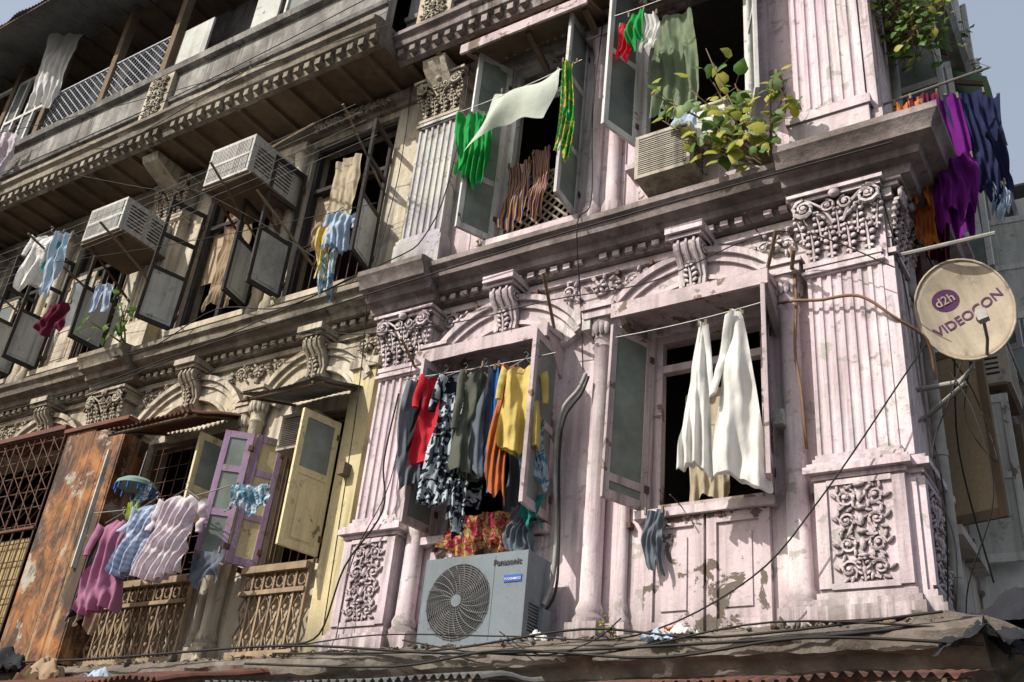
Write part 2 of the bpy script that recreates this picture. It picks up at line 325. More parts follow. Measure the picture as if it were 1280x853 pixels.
def console(g,cx,w,yf,z0,z1,m):
    pr=[(.02,z0),(yf*.35,z0),(yf*.55,z0+.05),(yf*.5,z0+.14),(yf*.7,z0+(z1-z0)*.5),(yf,z1-.2),(yf*1.08,z1-.14),(yf,z1-.08),(.02,z1-.08)]
    g.exx(pr,cx-w/2,cx+w/2,m)
    for k in(-1,0,1): g.tube([(cx+k*w*.3,y-.006,z) for y,z in pr[1:8]],.016,m,5)
    for zz in(.3,.5,.7): g.blob((cx,yf*(.4+.5*zz),z0+(z1-z0)*zz),(w*.4,.03,.03),m)
    acanthus(g,cx,yf*.55,z0+.02,w*.7,(z1-z0)*.4,m)
    for sg in(-1,1):
        g.push(Matrix.Translation((cx+sg*(w/2+.003),0,0))@Matrix.Rotation(pi/2,4,'Z')); spiral(g,yf*.7,0,z1-.17,.06,m,th=.01); g.pop()
    g.box(cx-w*.62,cx+w*.62,yf*1.15,.02,z1-.08,z1-.04,m); g.box(cx-w*.72,cx+w*.72,yf*1.3,.02,z1-.04,z1+.03,m)
def leaf(g,hx,hy,z0,z1,w,ang,mf,mp,rails=(.5,),t=.035,mlow=None,st=.06,side=1):
    g.push(Matrix.Translation((hx,hy,0))@Matrix.Rotation(ang,4,'Z')@Matrix.Translation((0,0,z0))@Matrix.Rotation(R.uniform(-.02,.02),4,'Y')@Matrix.Translation((0,0,-z0)))
    g.box(0,st,-t/2,t/2,z0,z1,mf); g.box(w-st,w,-t/2,t/2,z0,z1,mf)
    rs=[0]+list(rails)+[1]; h=z1-z0
    for i,r in enumerate(rs):
        zc=z0+h*r; a=max(z0,zc-st*.6 if 0<r<1 else zc-st*1.3); b=min(z1,zc+st*.6 if 0<r<1 else zc+st*1.3)
        g.box(st,w-st,-t/2*.92,t/2*.92,a,b,mf)
    for i in range(len(rs)-1):
        a=z0+h*rs[i]+.02; b=z0+h*rs[i+1]-.02; mm=mlow if (mlow and i==0) else mp
        if mm: g.box(st*.8,w-st*.8,-.006,.006,a,b,mm)
        if mlow and i==0: g.box(st+.06,w-st-.06,-.014,.014,a+.08,b-.08,mm)
    for q in(.12,.88): g.box(-.015,.03,-t*.8,t*.8,z0+h*q-.03,z0+h*q+.03,'rust_iron')
    g.pop()
def frame(g,x0,x1,z0,z1,y0,y1,m,w=.06,mull=True,trans=None):
    g.box(x0,x0+w,y0,y1,z0,z1,m); g.box(x1-w,x1,y0,y1,z0,z1,m); g.box(x0+w,x1-w,y0,y1,z1-w,z1,m); g.box(x0+w,x1-w,y0-.03,y1,z0,z0+w,m)
    if trans: g.box(x0+w,x1-w,y0+.004,y1,trans-w/2,trans+w/2,m)
def hood(g,x0,x1,z,proj,m,m2):
    g.exx([(.02,z),(-proj,z-.01),(-proj,z+.03),(.02,z+.09)],x0,x1,m); g.exx([(-proj-.012,z-.1),(-proj-.012,z+.04),(-proj+.025,z+.04),(-proj+.025,z-.1)],x0-.01,x1+.01,m2)
    for x in(x0+.02,x1-.08): g.exx([(.02,z-.35),(-.06,z-.33),(-proj+.06,z-.04),(-proj+.06,z),(.02,z)],x,x+.06,m2)
def lattice(g,x0,x1,z0,z1,y,m,step=.12,th=.012):
    w=x1-x0;h=z1-z0; k=-h
    while k<w:
        for sg in (1,-1):
            a=max(0,k); b=min(w,k+h)
            if b-a>.02:
                za,zb=a-k,b-k
                if sg<0: za,zb=h-za,h-zb
                g.tube([(x0+a,y+(.004*sg),z0+za),(x0+b,y+(.004*sg),z0+zb)],th,m,4)
        k+=step
    g.box(x0-.02,x1+.02,y-.02,y+.02,z0-.03,z0,m); g.box(x0-.02,x1+.02,y-.02,y+.02,z1,z1+.03,m)
def balustrade(g,x0,x1,z0,z1,y,m):
    g.box(x0,x1,y-.06,y+.06,z1-.07,z1,m); g.box(x0,x1,y-.05,y+.05,z0,z0+.06,m); g.box(x0,x1,y-.04,y+.04,z0+(z1-z0)*.68,z0+(z1-z0)*.73,m)
    n=int((x1-x0)/.13); s=(x1-x0)/n; h=z1-z0
    for i in range(n):
        x=x0+(i+.5)*s
        for (za,zb) in((.08,.38),(.38,.68)):
            zm=(za+zb)/2
            g.tube([(x,y,z0+h*za),(x+s*.46,y,z0+h*zm),(x,y,z0+h*zb),(x-s*.46,y,z0+h*zm),(x,y,z0+h*za)],.015,m,5)
            g.blob((x,y-.01,z0+h*zm),(.022,.02,.03),m,n=6,h=4)
        g.tube([(x+.045*math.cos(a*pi/5),y,z0+h*.82+.055*math.sin(a*pi/5)) for a in range(11)],.014,m,5)
        g.box(x+s/2-.012,x+s/2+.012,y-.02,y+.02,z0+.05,z1-.06,m)
SIDE=Matrix.Translation((-1.4,0,0))@Matrix.Rotation(pi/2,4,'Z')
B=empty('apartment_building')
F1=[(-9.9,-8.5,4.4,6.1),(-7.65,-6.85,4.4,6.05),(-5.5,-4.35,4.5,6.15),(-3.42,-2.42,4.5,6.12),(-13.8,-11.6,3.7,6.3),(-18.6,-16.2,4.4,6.1)]
F2=[(-5.25,-4.3,7.6,10.05),(-3.65,-2.5,8.0,10.3),(-8.25,-6.9,7.65,10.0),(-10.1,-8.8,7.65,10.0),(-12.9,-11.5,7.65,10.0),(-14.8,-13.5,7.65,10.0),(-17.5,-16.2,7.65,10.0),(-19.5,-18.2,7.65,10.0)]
F3=[(-5.4,-4.2,11.2,13.2),(-3.6,-2.4,11.2,13.2),(-8.2,-7,11.2,13.2),(-10.2,-9,11.2,13.2),(-13,-11.6,11.2,13.2),(-16,-14.2,11.2,13.2),(-19,-17,11.2,13.2)]
S1=[(1.0,1.9,4.5,6.1),(2.7,3.6,4.5,6.1),(4.4,5.3,4.5,6.1)]
S2=[(.95,1.9,7.7,10.1),(2.7,3.6,7.7,10.1),(4.4,5.3,7.7,10.1)]
S3=[(.95,1.9,11.2,13.2),(2.7,3.6,11.2,13.2),(4.4,5.3,11.2,13.2)]
g=G()
wall(g,-6.45,-1.4,3.4,7.3,[o for o in F1 if o[0]>-6.45],'pink_plaster')
wall(g,-20,-6.45,3.4,7.3,[o for o in F1 if o[0]<-6.45],'cream_plaster')
wall(g,-6.45,-1.4,7.3,10.5,[o for o in F2 if o[0]>-6.45],'pink_plaster')
wall(g,-20,-6.45,7.3,10.5,[o for o in F2 if o[0]<-6.45],'cream_plaster')
wall(g,-20,-1.4,10.5,14.3,F3,'grey_weathered')
wall(g,-20,-1.4,0,3.4,[(-18,-15.5,0,2.6),(-14,-11.5,0,2.6),(-10,-7.5,0,2.6),(-6,-4,0,2.6),(-3.6,-2,0,2.6)],'grey_weathered')
for a,b in((-18,-15.5),(-14,-11.5),(-10,-7.5),(-6,-4),(-3.6,-2)):
    for k in range(20): g.box(a,b,.12,.14,k*.13,k*.13+.118,'tin_grey')
g.push(SIDE)
wall(g,.28,7,0,3.4,[(1.5,3,0,2.5)],'grey_weathered')
wall(g,.28,7,3.4,7.3,S1,'side_plaster'); wall(g,.28,7,7.3,10.5,S2,'side_plaster'); wall(g,.28,7,10.5,15.5,S3,'side_plaster')
g.pop()
obj('walls',g,B)
g=G()
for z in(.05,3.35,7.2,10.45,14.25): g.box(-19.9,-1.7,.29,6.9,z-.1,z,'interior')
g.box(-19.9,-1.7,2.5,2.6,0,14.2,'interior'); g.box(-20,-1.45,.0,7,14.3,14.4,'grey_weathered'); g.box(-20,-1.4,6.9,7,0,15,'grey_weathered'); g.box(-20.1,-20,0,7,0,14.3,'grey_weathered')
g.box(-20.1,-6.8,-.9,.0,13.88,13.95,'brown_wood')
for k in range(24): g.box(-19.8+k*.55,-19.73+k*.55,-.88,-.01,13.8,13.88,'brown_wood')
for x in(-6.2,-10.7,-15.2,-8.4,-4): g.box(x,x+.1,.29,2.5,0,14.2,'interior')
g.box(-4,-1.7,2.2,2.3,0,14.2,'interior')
obj('interior_floors',g,B)
# --- cornices
g=G()
CP=[(.02,6.93),(-.1,6.95),(-.12,7.02),(-.2,7.04),(-.22,7.1),(-.33,7.13),(-.35,7.2),(-.4,7.23),(-.4,7.29),(-.35,7.31),(.02,7.38)]
sh=lambda pr,d,e=.004:[(y-d if y<0 else y,z+(e if z>7.2 else -e)) for y,z in pr]
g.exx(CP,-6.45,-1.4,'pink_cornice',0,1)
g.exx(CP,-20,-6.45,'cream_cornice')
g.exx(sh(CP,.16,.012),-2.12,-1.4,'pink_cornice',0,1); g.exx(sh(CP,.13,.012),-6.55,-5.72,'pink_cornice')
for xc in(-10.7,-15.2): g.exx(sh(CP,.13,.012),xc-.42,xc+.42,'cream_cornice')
g.push(SIDE); g.exx(CP,0,7,'pink_cornice',1,0); g.exx(sh(CP,.16,.014),0,.7,'pink_cornice',1,0); g.pop()
for (a,b,m) in((-6.45,-1.4,'pink_cornice'),(-20,-6.45,'cream_cornice')):
    g.box(a,b,-.06,.02,7.38,7.52,m)
x=-19.9
while x<-1.5:
    m='pink_trim' if x>-6.45 else 'cream_trim'
    if R.random()<.93: g.box(x,x+.07,-.155,-.05,6.955+R.uniform(0,.02),7.015,m,.004)
    x+=.13
for (a,b,m) in((-6.45,-1.4,'pink_trim'),(-20,-6.45,'cream_trim')):
    g.box(a,b,-.045,.02,6.86,6.93,m)
for (a,b,p,m) in((-20,-6.6,.85,'cream_cornice'),(-6.6,-1.4,.5,'pink_cornice')):
    g.box(a,b,-p+.05,.02,10.32,10.38,'brown_wood')
    U=[(.02,10.38),(-p+.1,10.36),(-p+.06,10.27),(-p,10.29),(-p-.03,10.4),(-p-.1,10.44),(-p-.12,10.52),(-p-.17,10.56),(-p-.17,10.62),(-p-.05,10.68),(.02,10.72)]
    g.exx(U,a,b,m)
    x=a+.1
    while x<b-.1:
        g.box(x,x+.07,-p+.06,.0,10.25,10.33,'brown_wood',.01); x+=.42
    x=a+.05
    while x<b-.05:
        if R.random()<.9: g.box(x,x+.08,-p-.09,-p,10.3+R.uniform(0,.03),10.4,m,.004)
        x+=.17
    g.exx([(.02,10.1),(-.05,10.1),(-.07,10.17),(-.14,10.2),(-.14,10.26),(.02,10.26)],a,b,m)
    g.box(a,b,-p+.02,-p+.14,10.68,11.55,'grey_weathered')
    g.exx([(-p+.03,11.5),(-p-.06,11.52),(-p-.09,11.6),(-p-.03,11.66),(-p+.2,11.66)],a,b,'grey_weathered')
    g.exx([(-p+.04,10.95),(-p-.02,10.95),(-p-.04,11.0),(-p+.04,11.02)],a,b,'grey_weathered')
for xc in(-6.12,-10.7,-15.2,-1.75):
    p=.85 if xc<-6.6 else .5
    g.box(xc-.25,xc+.25,-p-.06,-p+.05,10.66,11.5,'cream_trim'); relief(g,xc-.2,xc+.2,10.75,11.45,-p-.07,'cream_trim',int(-xc*10))
    g.exx([(.02,9.75),(-.12,9.8),(-.2,9.95),(-p*.8,10.15),(-p*.85,10.25),(.02,10.25)],xc-.16,xc+.16,'cream_trim')
obj('cornices',g,B,bevel=.006)
# --- pilasters
g=G()
pilaster(g,-6.34,-5.79,-.16,3.48,4.62,6.28,6.86,'pink_plaster','pink_trim',3,n=6)
pilaster(g,-2.0,-1.43,-.2,3.48,4.6,6.32,6.95,'pink_plaster','pink_trim',5,n=7)
pilaster(g,-10.98,-10.42,-.16,3.48,4.62,6.28,6.86,'cream_plaster','cream_trim',7)
pilaster(g,-15.48,-14.92,-.16,3.48,4.62,6.28,6.86,'cream_plaster','cream_trim',8)
g.box(-1.46,-1.38,-.19,.0,3.5,6.9,'pink_plaster')
g.push(SIDE)
g.box(-.2,.62,-.05,.02,3.5,4.45,'pink_plaster'); pedestal(g,-.18,.5,-.08,3.48,4.6,'pink_plaster','pink_trim',12)
fluted(g,-.19,.42,-.06,4.62,6.25,'pink_plaster',6); capital(g,-.16,.42,-.06,6.32,6.95,'pink_trim',4)
fluted(g,-.14,.42,-.06,7.75,9.6,'pink_plaster',6); capital(g,-.14,.42,-.06,9.6,10.1,'pink_trim',5)
g.box(-.16,.45,-.09,.02,7.36,7.75,'pink_trim')
g.pop()
pilaster(g,-2.02,-1.43,-.16,7.4,7.85,9.6,10.1,'pink_plaster','pink_trim',1,ped=False,n=6); g.box(-2.08,-1.4,-.22,.02,7.36,7.86,'pink_trim'); g.box(-2.12,-1.37,-.26,.02,7.36,7.5,'pink_cornice'); g.box(-2.1,-1.38,-.24,.02,7.78,7.87,'pink_trim')
pilaster(g,-6.38,-5.85,-.16,7.4,7.8,9.55,10.1,'green_wash','cream_trim',2,ped=False); g.box(-6.43,-5.8,-.2,.02,7.36,7.8,'green_wash')
for xc in(-10.7,-15.2):
    pilaster(g,xc-.27,xc+.27,-.16,7.4,7.8,9.55,10.1,'cream_plaster','cream_trim',2,ped=False); g.box(xc-.32,xc+.32,-.2,.02,7.36,7.8,'cream_trim')
def ecol(x,y,r,z0,z1,m,mt):
    g.box(x-r*1.6,x+r*1.6,y-r*1.6,.02,z0,z0+.14,m)
    g.lathe(x,y,[(r*1.5,z0+.14),(r*1.55,z0+.18),(r*1.2,z0+.22),(r*1.3,z0+.26),(r,z0+.32),(r*.9,z1-.42),(r*1.15,z1-.38),(r*.95,z1-.34),(r*1.0,z1-.3),(r*1.5,z1-.12)],m,16)
    for k in range(8):
        a=-pi*k/7; g.blob((x+r*1.15*math.cos(a),y+r*1.15*math.sin(a),z1-.2),(.03,.03,.085),mt)
    g.box(x-r*1.7,x+r*1.7,y-r*1.7,.02,z1-.12,z1-.04,mt); g.box(x-r*1.95,x+r*1.95,y-r*1.95,.02,z1-.04,z1,mt)
for x,m,mt in((-3.86,'pink_plaster','pink_trim'),(-5.66,'pink_plaster','pink_trim'),(-2.2,'pink_plaster','pink_trim'),(-8.08,'cream_plaster','cream_trim'),(-10.25,'cream_plaster','cream_trim')):
    ecol(x,-.07,.085,3.48,6.42,m,mt)
ecol(-3.62,-.03,.05,3.48,6.2,'pink_plaster','pink_trim'); ecol(-8.3,-.03,.06,3.48,6.3,'cream_plaster','cream_trim')
g.box(-6.76,-6.46,-.1,.02,3.5,6.5,'yellow_paint'); g.box(-6.8,-6.42,-.14,.02,6.4,6.5,'cream_trim')
for x,m in((-3.98,'pink_plaster'),(-8.5,'cream_plaster'),(-13.2,'cream_plaster')):
    for dx in(-.1,.12):
        g.lathe(x+dx,-.06,[(.1,7.4),(.1,7.6),(.07,7.68),(.065,9.5),(.085,9.55),(.07,9.6),(.11,9.85)],m,12)
    g.box(x-.24,x+.26,-.18,.02,9.85,9.97,m); g.box(x-.2,x+.22,-.02,.02,7.4,9.9,m)
obj('pilasters',g,B,bevel=.005)
# --- arches, keystones, friezes
g=G()
def archbay(cx,hw,zs,rise,m,mt,seed):
    r=(hw*hw+rise*rise)/(2*rise); cz=zs+rise-r; a=math.asin(hw/r)
    g.arch(cx,cz,r-.06,r,-.15,pi/2-a,pi/2+a,m); g.arch(cx,cz,r-.13,r-.057,-.11,pi/2-a,pi/2+a,m); g.arch(cx,cz,r-.26,r-.127,-.075,pi/2-a,pi/2+a,m); g.arch(cx,cz,r-.3,r-.257,-.1,pi/2-a,pi/2+a,mt)
    console(g,cx,.24,-.26,zs+rise-.42,6.93,mt)
archbay(-4.9,.86,6.33,.48,'pink_plaster','pink_trim',1); archbay(-3.0,.86,6.33,.48,'pink_plaster','pink_trim',2)
archbay(-9.25,.9,6.33,.48,'cream_plaster','cream_trim',3); archbay(-7.3,.8,6.33,.48,'cream_plaster','cream_trim',4)
archbay(-13.9,.9,6.33,.48,'cream_plaster','cream_trim',3); archbay(-12,.85,6.33,.48,'cream_plaster','cream_trim',4)
for i,(x0,x1,m) in enumerate(((-4.45,-3.45,'pink_trim'),(-2.5,-2.1,'pink_trim'),(-5.75,-5.3,'pink_trim'),(-8.75,-7.8,'cream_trim'),(-6.85,-6.5,'cream_trim'),(-10.3,-9.8,'cream_trim'),(-13.3,-12.5,'cream_trim'))):
    relief(g,x0,x1,6.6,6.87,-.02,m,20+i,False)
for i,(x0,x1) in enumerate(((-5.3,-4.25),(-3.6,-2.6),(-8.2,-7),(-10,-8.9))): relief(g,x0,x1,10.12,10.24,-.13,'cream_trim',40+i,False)
obj('arches_and_reliefs',g,B,bevel=.004)
# --- ledge
g=G()
def ledge(x0,x1):
    n=int((x1-x0)/.07); vs=[];fs=[]
    pr=[(.02,3.5),(-.1,3.49),(-.2,3.47),(-.32,3.45),(-.42,3.42),(-.5,3.4),(-.56,3.37),(-.6,3.32),(-.6,3.27),(-.59,3.22),(-.52,3.2),(-.48,3.12),(-.3,3.1),(-.26,3.0),(.02,2.98)]
    for i in range(n+1):
        for k,(y,z) in enumerate(pr):
            P=Vector((i*.25,k*.9,1.7)); e=mnoise.noise(P)*.045+mnoise.noise(P*3.1)*.03+abs(mnoise.noise(P*.4))*.04 if y<0 else 0
            vs.append((x0+(x1-x0)*i/n,y+e,z+e*.8))
    L=len(pr)
    for i in range(n):
        for k in range(L-1): fs.append((i*L+k,i*L+k+1,(i+1)*L+k+1,(i+1)*L+k))
    fs.append(tuple(range(L))); fs.append(tuple(n*L+k for k in range(L)))
    g.add(vs,fs,'stone_ledge')
ledge(-20,-1.0)
g.push(SIDE); ledge(-.4,7); g.pop()
obj('stone_ledge',g,B,ang=30)
# --- windows
g=G()
pw='pink_wood'
frame(g,-5.5,-4.35,4.5,6.15,.06,.14,pw,.07,trans=5.75); hood(g,-5.72,-4.28,6.22,.36,pw,pw)
leaf(g,-4.34,-.02,4.52,6.12,.5,-pi/2+.1,pw,'pane_frosted'); leaf(g,-5.52,-.02,4.52,6.12,.42,-pi/2-.1,pw,'pane_frosted')
g.box(-5.5,-4.35,.1,.12,3.55,4.5,'pink_door')
frame(g,-3.42,-2.42,4.5,6.12,.06,.14,pw,.07,trans=5.8); hood(g,-3.6,-2.25,6.2,.42,pw,pw)
leaf(g,-3.44,-.02,4.5,6.05,.44,-pi/2-.42,pw,'pane_frosted',rails=(.12,)); leaf(g,-2.4,-.02,4.5,6.1,.46,-pi/2+.28,pw,'pane_frosted',rails=(.12,))
for (x0,x1) in((-3.42,-2.93),(-2.91,-2.42)):
    g.box(x0,x1,-.03,.0,3.52,4.42,'pink_door')
    for (a,b) in((x0,x0+.08),(x1-.08,x1)): g.box(a,b,-.055,-.02,3.52,4.42,'pink_door')
    for (c,d) in((3.52,3.62),(4.34,4.42)): g.box(x0+.08,x1-.08,-.053,-.02,c,d,'pink_door')
    g.box(x0+.14,x1-.14,-.045,-.02,3.7,4.26,'pink_door')
g.box(-3.5,-2.36,-.1,.02,4.42,4.49,'pink_trim'); g.box(-5.6,-4.3,-.1,.02,4.42,4.49,'pink_trim')
for (x0,x1) in((-5.5,-4.96),(-4.9,-4.36)): g.box(x0,x1,-.035,.0,3.55,4.4,'pink_door'); g.box(x0+.1,x1-.1,-.05,-.02,3.65,4.3,'pink_door')
frame(g,-5.25,-4.3,7.6,10.05,.06,.14,'white_wood',.06,trans=9.55)
leaf(g,-5.26,-.02,7.62,10.0,.44,-pi/2-.42,'white_wood','pane_frosted',rails=(.3,.65)); leaf(g,-4.28,-.02,7.62,10.02,.46,-pi/2+.06,'white_wood','pane_frosted',rails=(.3,.65))
lattice(g,-5.15,-4.4,7.7,8.35,.02,'ac_beige',.11,.014)
frame(g,-3.65,-2.5,8.0,10.3,.06,.14,'white_wood',.06); leaf(g,-3.66,-.02,8.3,10.3,.46,-pi/2-.3,'white_wood','pane_grey',rails=(.5,)); leaf(g,-2.48,-.02,8.2,10.3,.4,-pi/2+.5,'white_wood','pane_grey',rails=(.5,))
g.box(-3.7,-2.45,-.14,.02,7.93,8.0,'pink_trim'); g.box(-3.6,-2.5,-.03,.02,7.5,7.93,'pink_door')
g.box(-5.35,-4.2,-.12,.02,7.52,7.6,'pink_trim')
g.exx([(.0,10.16),(-.55,9.98),(-.56,10.02),(.0,10.2)],-5.6,-4.0,'brown_wood'); g.box(-5.6,-4.0,-.58,-.55,9.92,10.05,'pink_wood')
for x in(-5.5,-4.8,-4.1): g.exx([(.0,9.8),(-.45,9.98),(-.45,10.02),(.0,9.87)],x-.03,x+.03,'brown_wood')
for (x0,x1,z0,z1) in F2[2:]:
    frame(g,x0,x1,z0,z1,.06,.14,'dark_wood',.06,trans=9.3); xm=(x0+x1)/2
    g.box(xm-.03,xm+.03,.07,.13,z0,9.3,'dark_wood')
    leaf(g,x0,-.02,z0+.02,z1-.5,.5,-pi/2-R.uniform(.05,.5),'dark_wood',None,rails=(.42,.7),mlow='pale_panel',st=.045)
    leaf(g,x1,-.02,z0+.02,z1-.5,.5,-pi/2+R.uniform(-.1,.3),'dark_wood',None,rails=(.42,.7),mlow='pale_panel',st=.045)
    g.box(x0-.05,x1+.05,-.1,.02,z0-.08,z0,'cream_trim')
    if R.random()<.8:
        for k in range(9): g.tube([(x0+.1+(x1-x0-.2)*k/8,.03,z0),(x0+.1+(x1-x0-.2)*k/8,.03,z0+.75)],.008,'rust_iron',5)
        g.box(x0+.05,x1-.05,.02,.04,z0+.75,z0+.78,'rust_iron')
    g.box(x0+.06,x0+(x1-x0)*.5,.16,.17,z0+.8,9.25,'pane_brown')
for (x0,x1) in((-12.8,-12.2),(-14.7,-14.2)):
    leaf(g,x0,.02,7.7,9.2,.55,0,'cream_trim','pane_grey',rails=(.4,),mlow='cream_trim')
frame(g,-9.9,-8.5,4.4,6.1,.06,.14,'brown_wood',.06); frame(g,-7.65,-6.85,4.4,6.05,.06,.14,'brown_wood',.06)
leaf(g,-7.66,-.02,4.4,5.78,.3,-pi/2-.6,'purple_wood','yellow_wood',rails=(.36,.7)); leaf(g,-7.84,-.29,4.4,5.78,.3,-pi/2-.9,'purple_wood','pane_frosted',rails=(.36,.7))
leaf(g,-6.8,-.1,4.42,5.8,.45,-pi/2-.22,'yellow_wood','pane_frosted',rails=(.55,),mlow='yellow_wood')
leaf(g,-8.44,-.02,4.9,5.85,.42,-pi/2-.1,'yellow_wood','pane_frosted',rails=(.35,),mlow='yellow_wood')
leaf(g,-9.95,-.02,4.5,5.9,.42,-pi/2-.3,'pale_panel','pane_grey',rails=(.35,))
balustrade(g,-9.9,-8.45,3.5,4.38,-.1,'terracotta_lattice'); balustrade(g,-7.7,-6.85,3.5,4.38,-.1,'terracotta_lattice')
for k in range(8): g.tube([(-9.8+k*.17,.0,4.4),(-9.8+k*.17,.0,6.0)],.007,'rust_iron',5)
for k in range(7): g.tube([(-7.6+k*.11,.02,4.4),(-7.6+k*.11,.02,6.0)],.007,'rust_iron',5)
for k in range(9): g.tube([(-9.85,.01,4.5+k*.18),(-8.5,.01,4.5+k*.18)],.006,'rust_iron',5)
for (x0,x1,z0,z1) in F3: frame(g,x0,x1,z0,z1,.06,.14,'white_wood',.06,trans=12.6); g.box((x0+x1)/2-.03,(x0+x1)/2+.03,.07,.13,z0,z1,'white_wood')
for x in(-20,-17.6,-15.2,-13.9,-12.3,-10.9): g.box(x-.06,x+.06,-.85,-.73,11.6,13.85,'brown_wood')
lattice(g,-13.8,-11,11.72,12.5,-.8,'lattice_grey',.13,.01)
for (a,b) in((-17.5,-15.3),(-15.1,-14.0),(-19.9,-17.7)):
    n=4
    for k in range(n+1): xx=a+(b-a)*k/n; g.box(xx-.025,xx+.025,-.82,-.77,11.68,13.3,'white_wood')
    for zz in(11.7,12.4,13.3): g.box(a,b,-.825,-.775,zz-.03,zz+.03,'white_wood')
    for k in range(n):
        if k%2==0: g.box(a+(b-a)*k/n+.03,a+(b-a)*(k+1)/n-.03,-.8,-.793,11.75,13.27,'pane_grey')
for (a,b) in((-13.7,-12.4),(-12.2,-11.0)):
    g.box(a,b,-.3,-.27,11.7,13.0,'interior')
    for k in range(4): xx=a+(b-a)*(k+.1)/4; g.box(xx,xx+(b-a)/4-.08,-.34,-.3,12.0,13.3,'dark_wood' if k%2 else 'white_wood')
for (a,b) in((-10.7,-10.1),(-9.2,-8.7)): g.box(a,b,-.8,-.77,11.68,12.5,'pale_panel')
for k in range(3): g.box(-8.5+k*.6,-8.02+k*.6,-.8,-.78,11.66,12.3,'pane_grey'); g.box(-8.54+k*.6,-8.5+k*.6,-.83,-.76,11.66,12.4,'white_wood')
g.push(SIDE)
for (x0,x1,z0,z1) in S1+S2+S3:
    frame(g,x0,x1,z0,z1,.06,.14,'brown_wood' if z0<7 else 'green_paint',.06,trans=z1-.45)
    g.box(x0-.08,x1+.08,-.12,.02,z0-.08,z0,'side_plaster')
    leaf(g,x0,-.02,z0,z1-.1,.45,-pi/2-R.uniform(.0,.3),'brown_wood' if z0<7 else 'white_wood','pane_brown' if z0<7 else 'pane_frosted',rails=(.5,) if z0>7 else ())
    leaf(g,x1,-.02,z0,z1-.1,.45,-pi/2+R.uniform(-.1,.4),'white_wood','pane_frosted' if z0>7 else 'pale_panel',rails=(.5,))
leaf(g,2.05,-.02,3.9,5.0,.62,-pi/2+.1,'white_wood','white_card',rails=(.7,)); leaf(g,3.0,-.02,3.8,5.2,.85,-pi/2,'white_wood','pale_panel',rails=(.5,)); leaf(g,3.4,-.02,7.6,8.9,.8,-pi/2+.1,'white_wood','pale_panel',rails=(.5,))
for x in(2.3,4.0,5.8):
    g.box(x-.15,x+.15,-.1,.02,3.5,6.9,'side_plaster'); g.box(x-.15,x+.15,-.1,.02,7.4,10.3,'side_plaster')
g.exx([(.02,10.3),(-.2,10.32),(-.5,10.4),(-.55,10.55),(.02,10.7)],.0,7,'grey_weathered')
for (x0,x1,z,p) in((.75,2.1,10.25,.45),(2.5,3.8,10.15,.7),(4.2,5.6,8.9,.55)):
    n=10; vs=[]; fs=[]
    for i in range(n+1):
        for j in range(5): t=j/4; vs.append((x0+(x1-x0)*i/n,-p*t,z+.4*(1-t)+.03*math.sin(i*2.1+j)))
    for i in range(n):
        for j in range(4): a=i*5+j; fs.append((a,a+1,a+6,a+5))
    g.add(vs,fs,'f_awning_green')
    for xx in(x0+.05,x1-.08): g.exx([(.0,z+.33),(-p+.05,z-.03),(-p+.05,z-.08),(0,z+.25)],xx,xx+.04,'brown_wood')
g.pop()
obj('windows_and_shutters',g,B,bevel=.004)
g=G()
for (x,z) in((-5.72,5.2),(-3.98,6.2),(-2.28,5.0),(-8.0,5.3),(-6.6,5.2),(-8.5,8.9),(-5.6,8.6),(-3.9,8.8),(-2.2,8.4)):
    g.box(x-.04,x+.04,-.2,-.02,z,z+.12,R.choice(['black_plastic','ac_white','brown_wood']))
for k in range(60):
    x=R.uniform(-13,-1.6); z=R.choice([6.88,7.36,4.48,10.2])+R.uniform(-.05,.03)
    if R.random()<.3: g.tube([(x,-.0,z),(x+R.uniform(-.02,.02),-.3,z+R.uniform(-.02,.04))],.006,'rust_iron',4)
    else: g.box(x,x+.03,-.07,0,z-.08,z-.03,'rust_iron')
obj('brackets_and_boxes',g,B)
# ------------------------------------------------------------------ neighbouring block down the side street
N=empty('neighbouring_building')
g=G(); g.box(-7,-1.3,7.2,14,0,12.6,'side_plaster')
for z in(3.5,7.2,10.3): g.box(-1.3,-.95,7.1,14.1,z,z+.14,'grey_weathered')
for z in(4.4,7.8,10.6):
    for y in(7.8,9.4,11,12.6):
        g.box(-1.32,-1.28,y,y+.9,z,z+1.7,'dark_wood'); g.box(-1.28,-1.24,y-.06,y,z-.05,z+1.75,'white_wood'); g.box(-1.28,-1.24,y+.9,y+.96,z-.05,z+1.75,'white_wood')
        g.box(-1.3,-.85,y-.03,y+.01,z,z+1.6,'white_wood'); g.box(-1.3,-.75,y-.1,y+1.05,z+1.8,z+1.84,'tin_grey')
obj('walls_and_windows',g,N,bevel=.006)
# ------------------------------------------------------------------ ground
g=G(); g.add([(-200,-200,0),(200,-200,0),(200,200,0),(-200,200,0)],[(0,1,2,3)],'asphalt'); obj('street',g)
g=G(); g.box(-20,.4,-1.8,0,.004,.13,'pavement_stone'); g.box(-1.4,.4,0,14,.004,.13,'pavement_stone'); obj('pavement',g,bevel=.01)
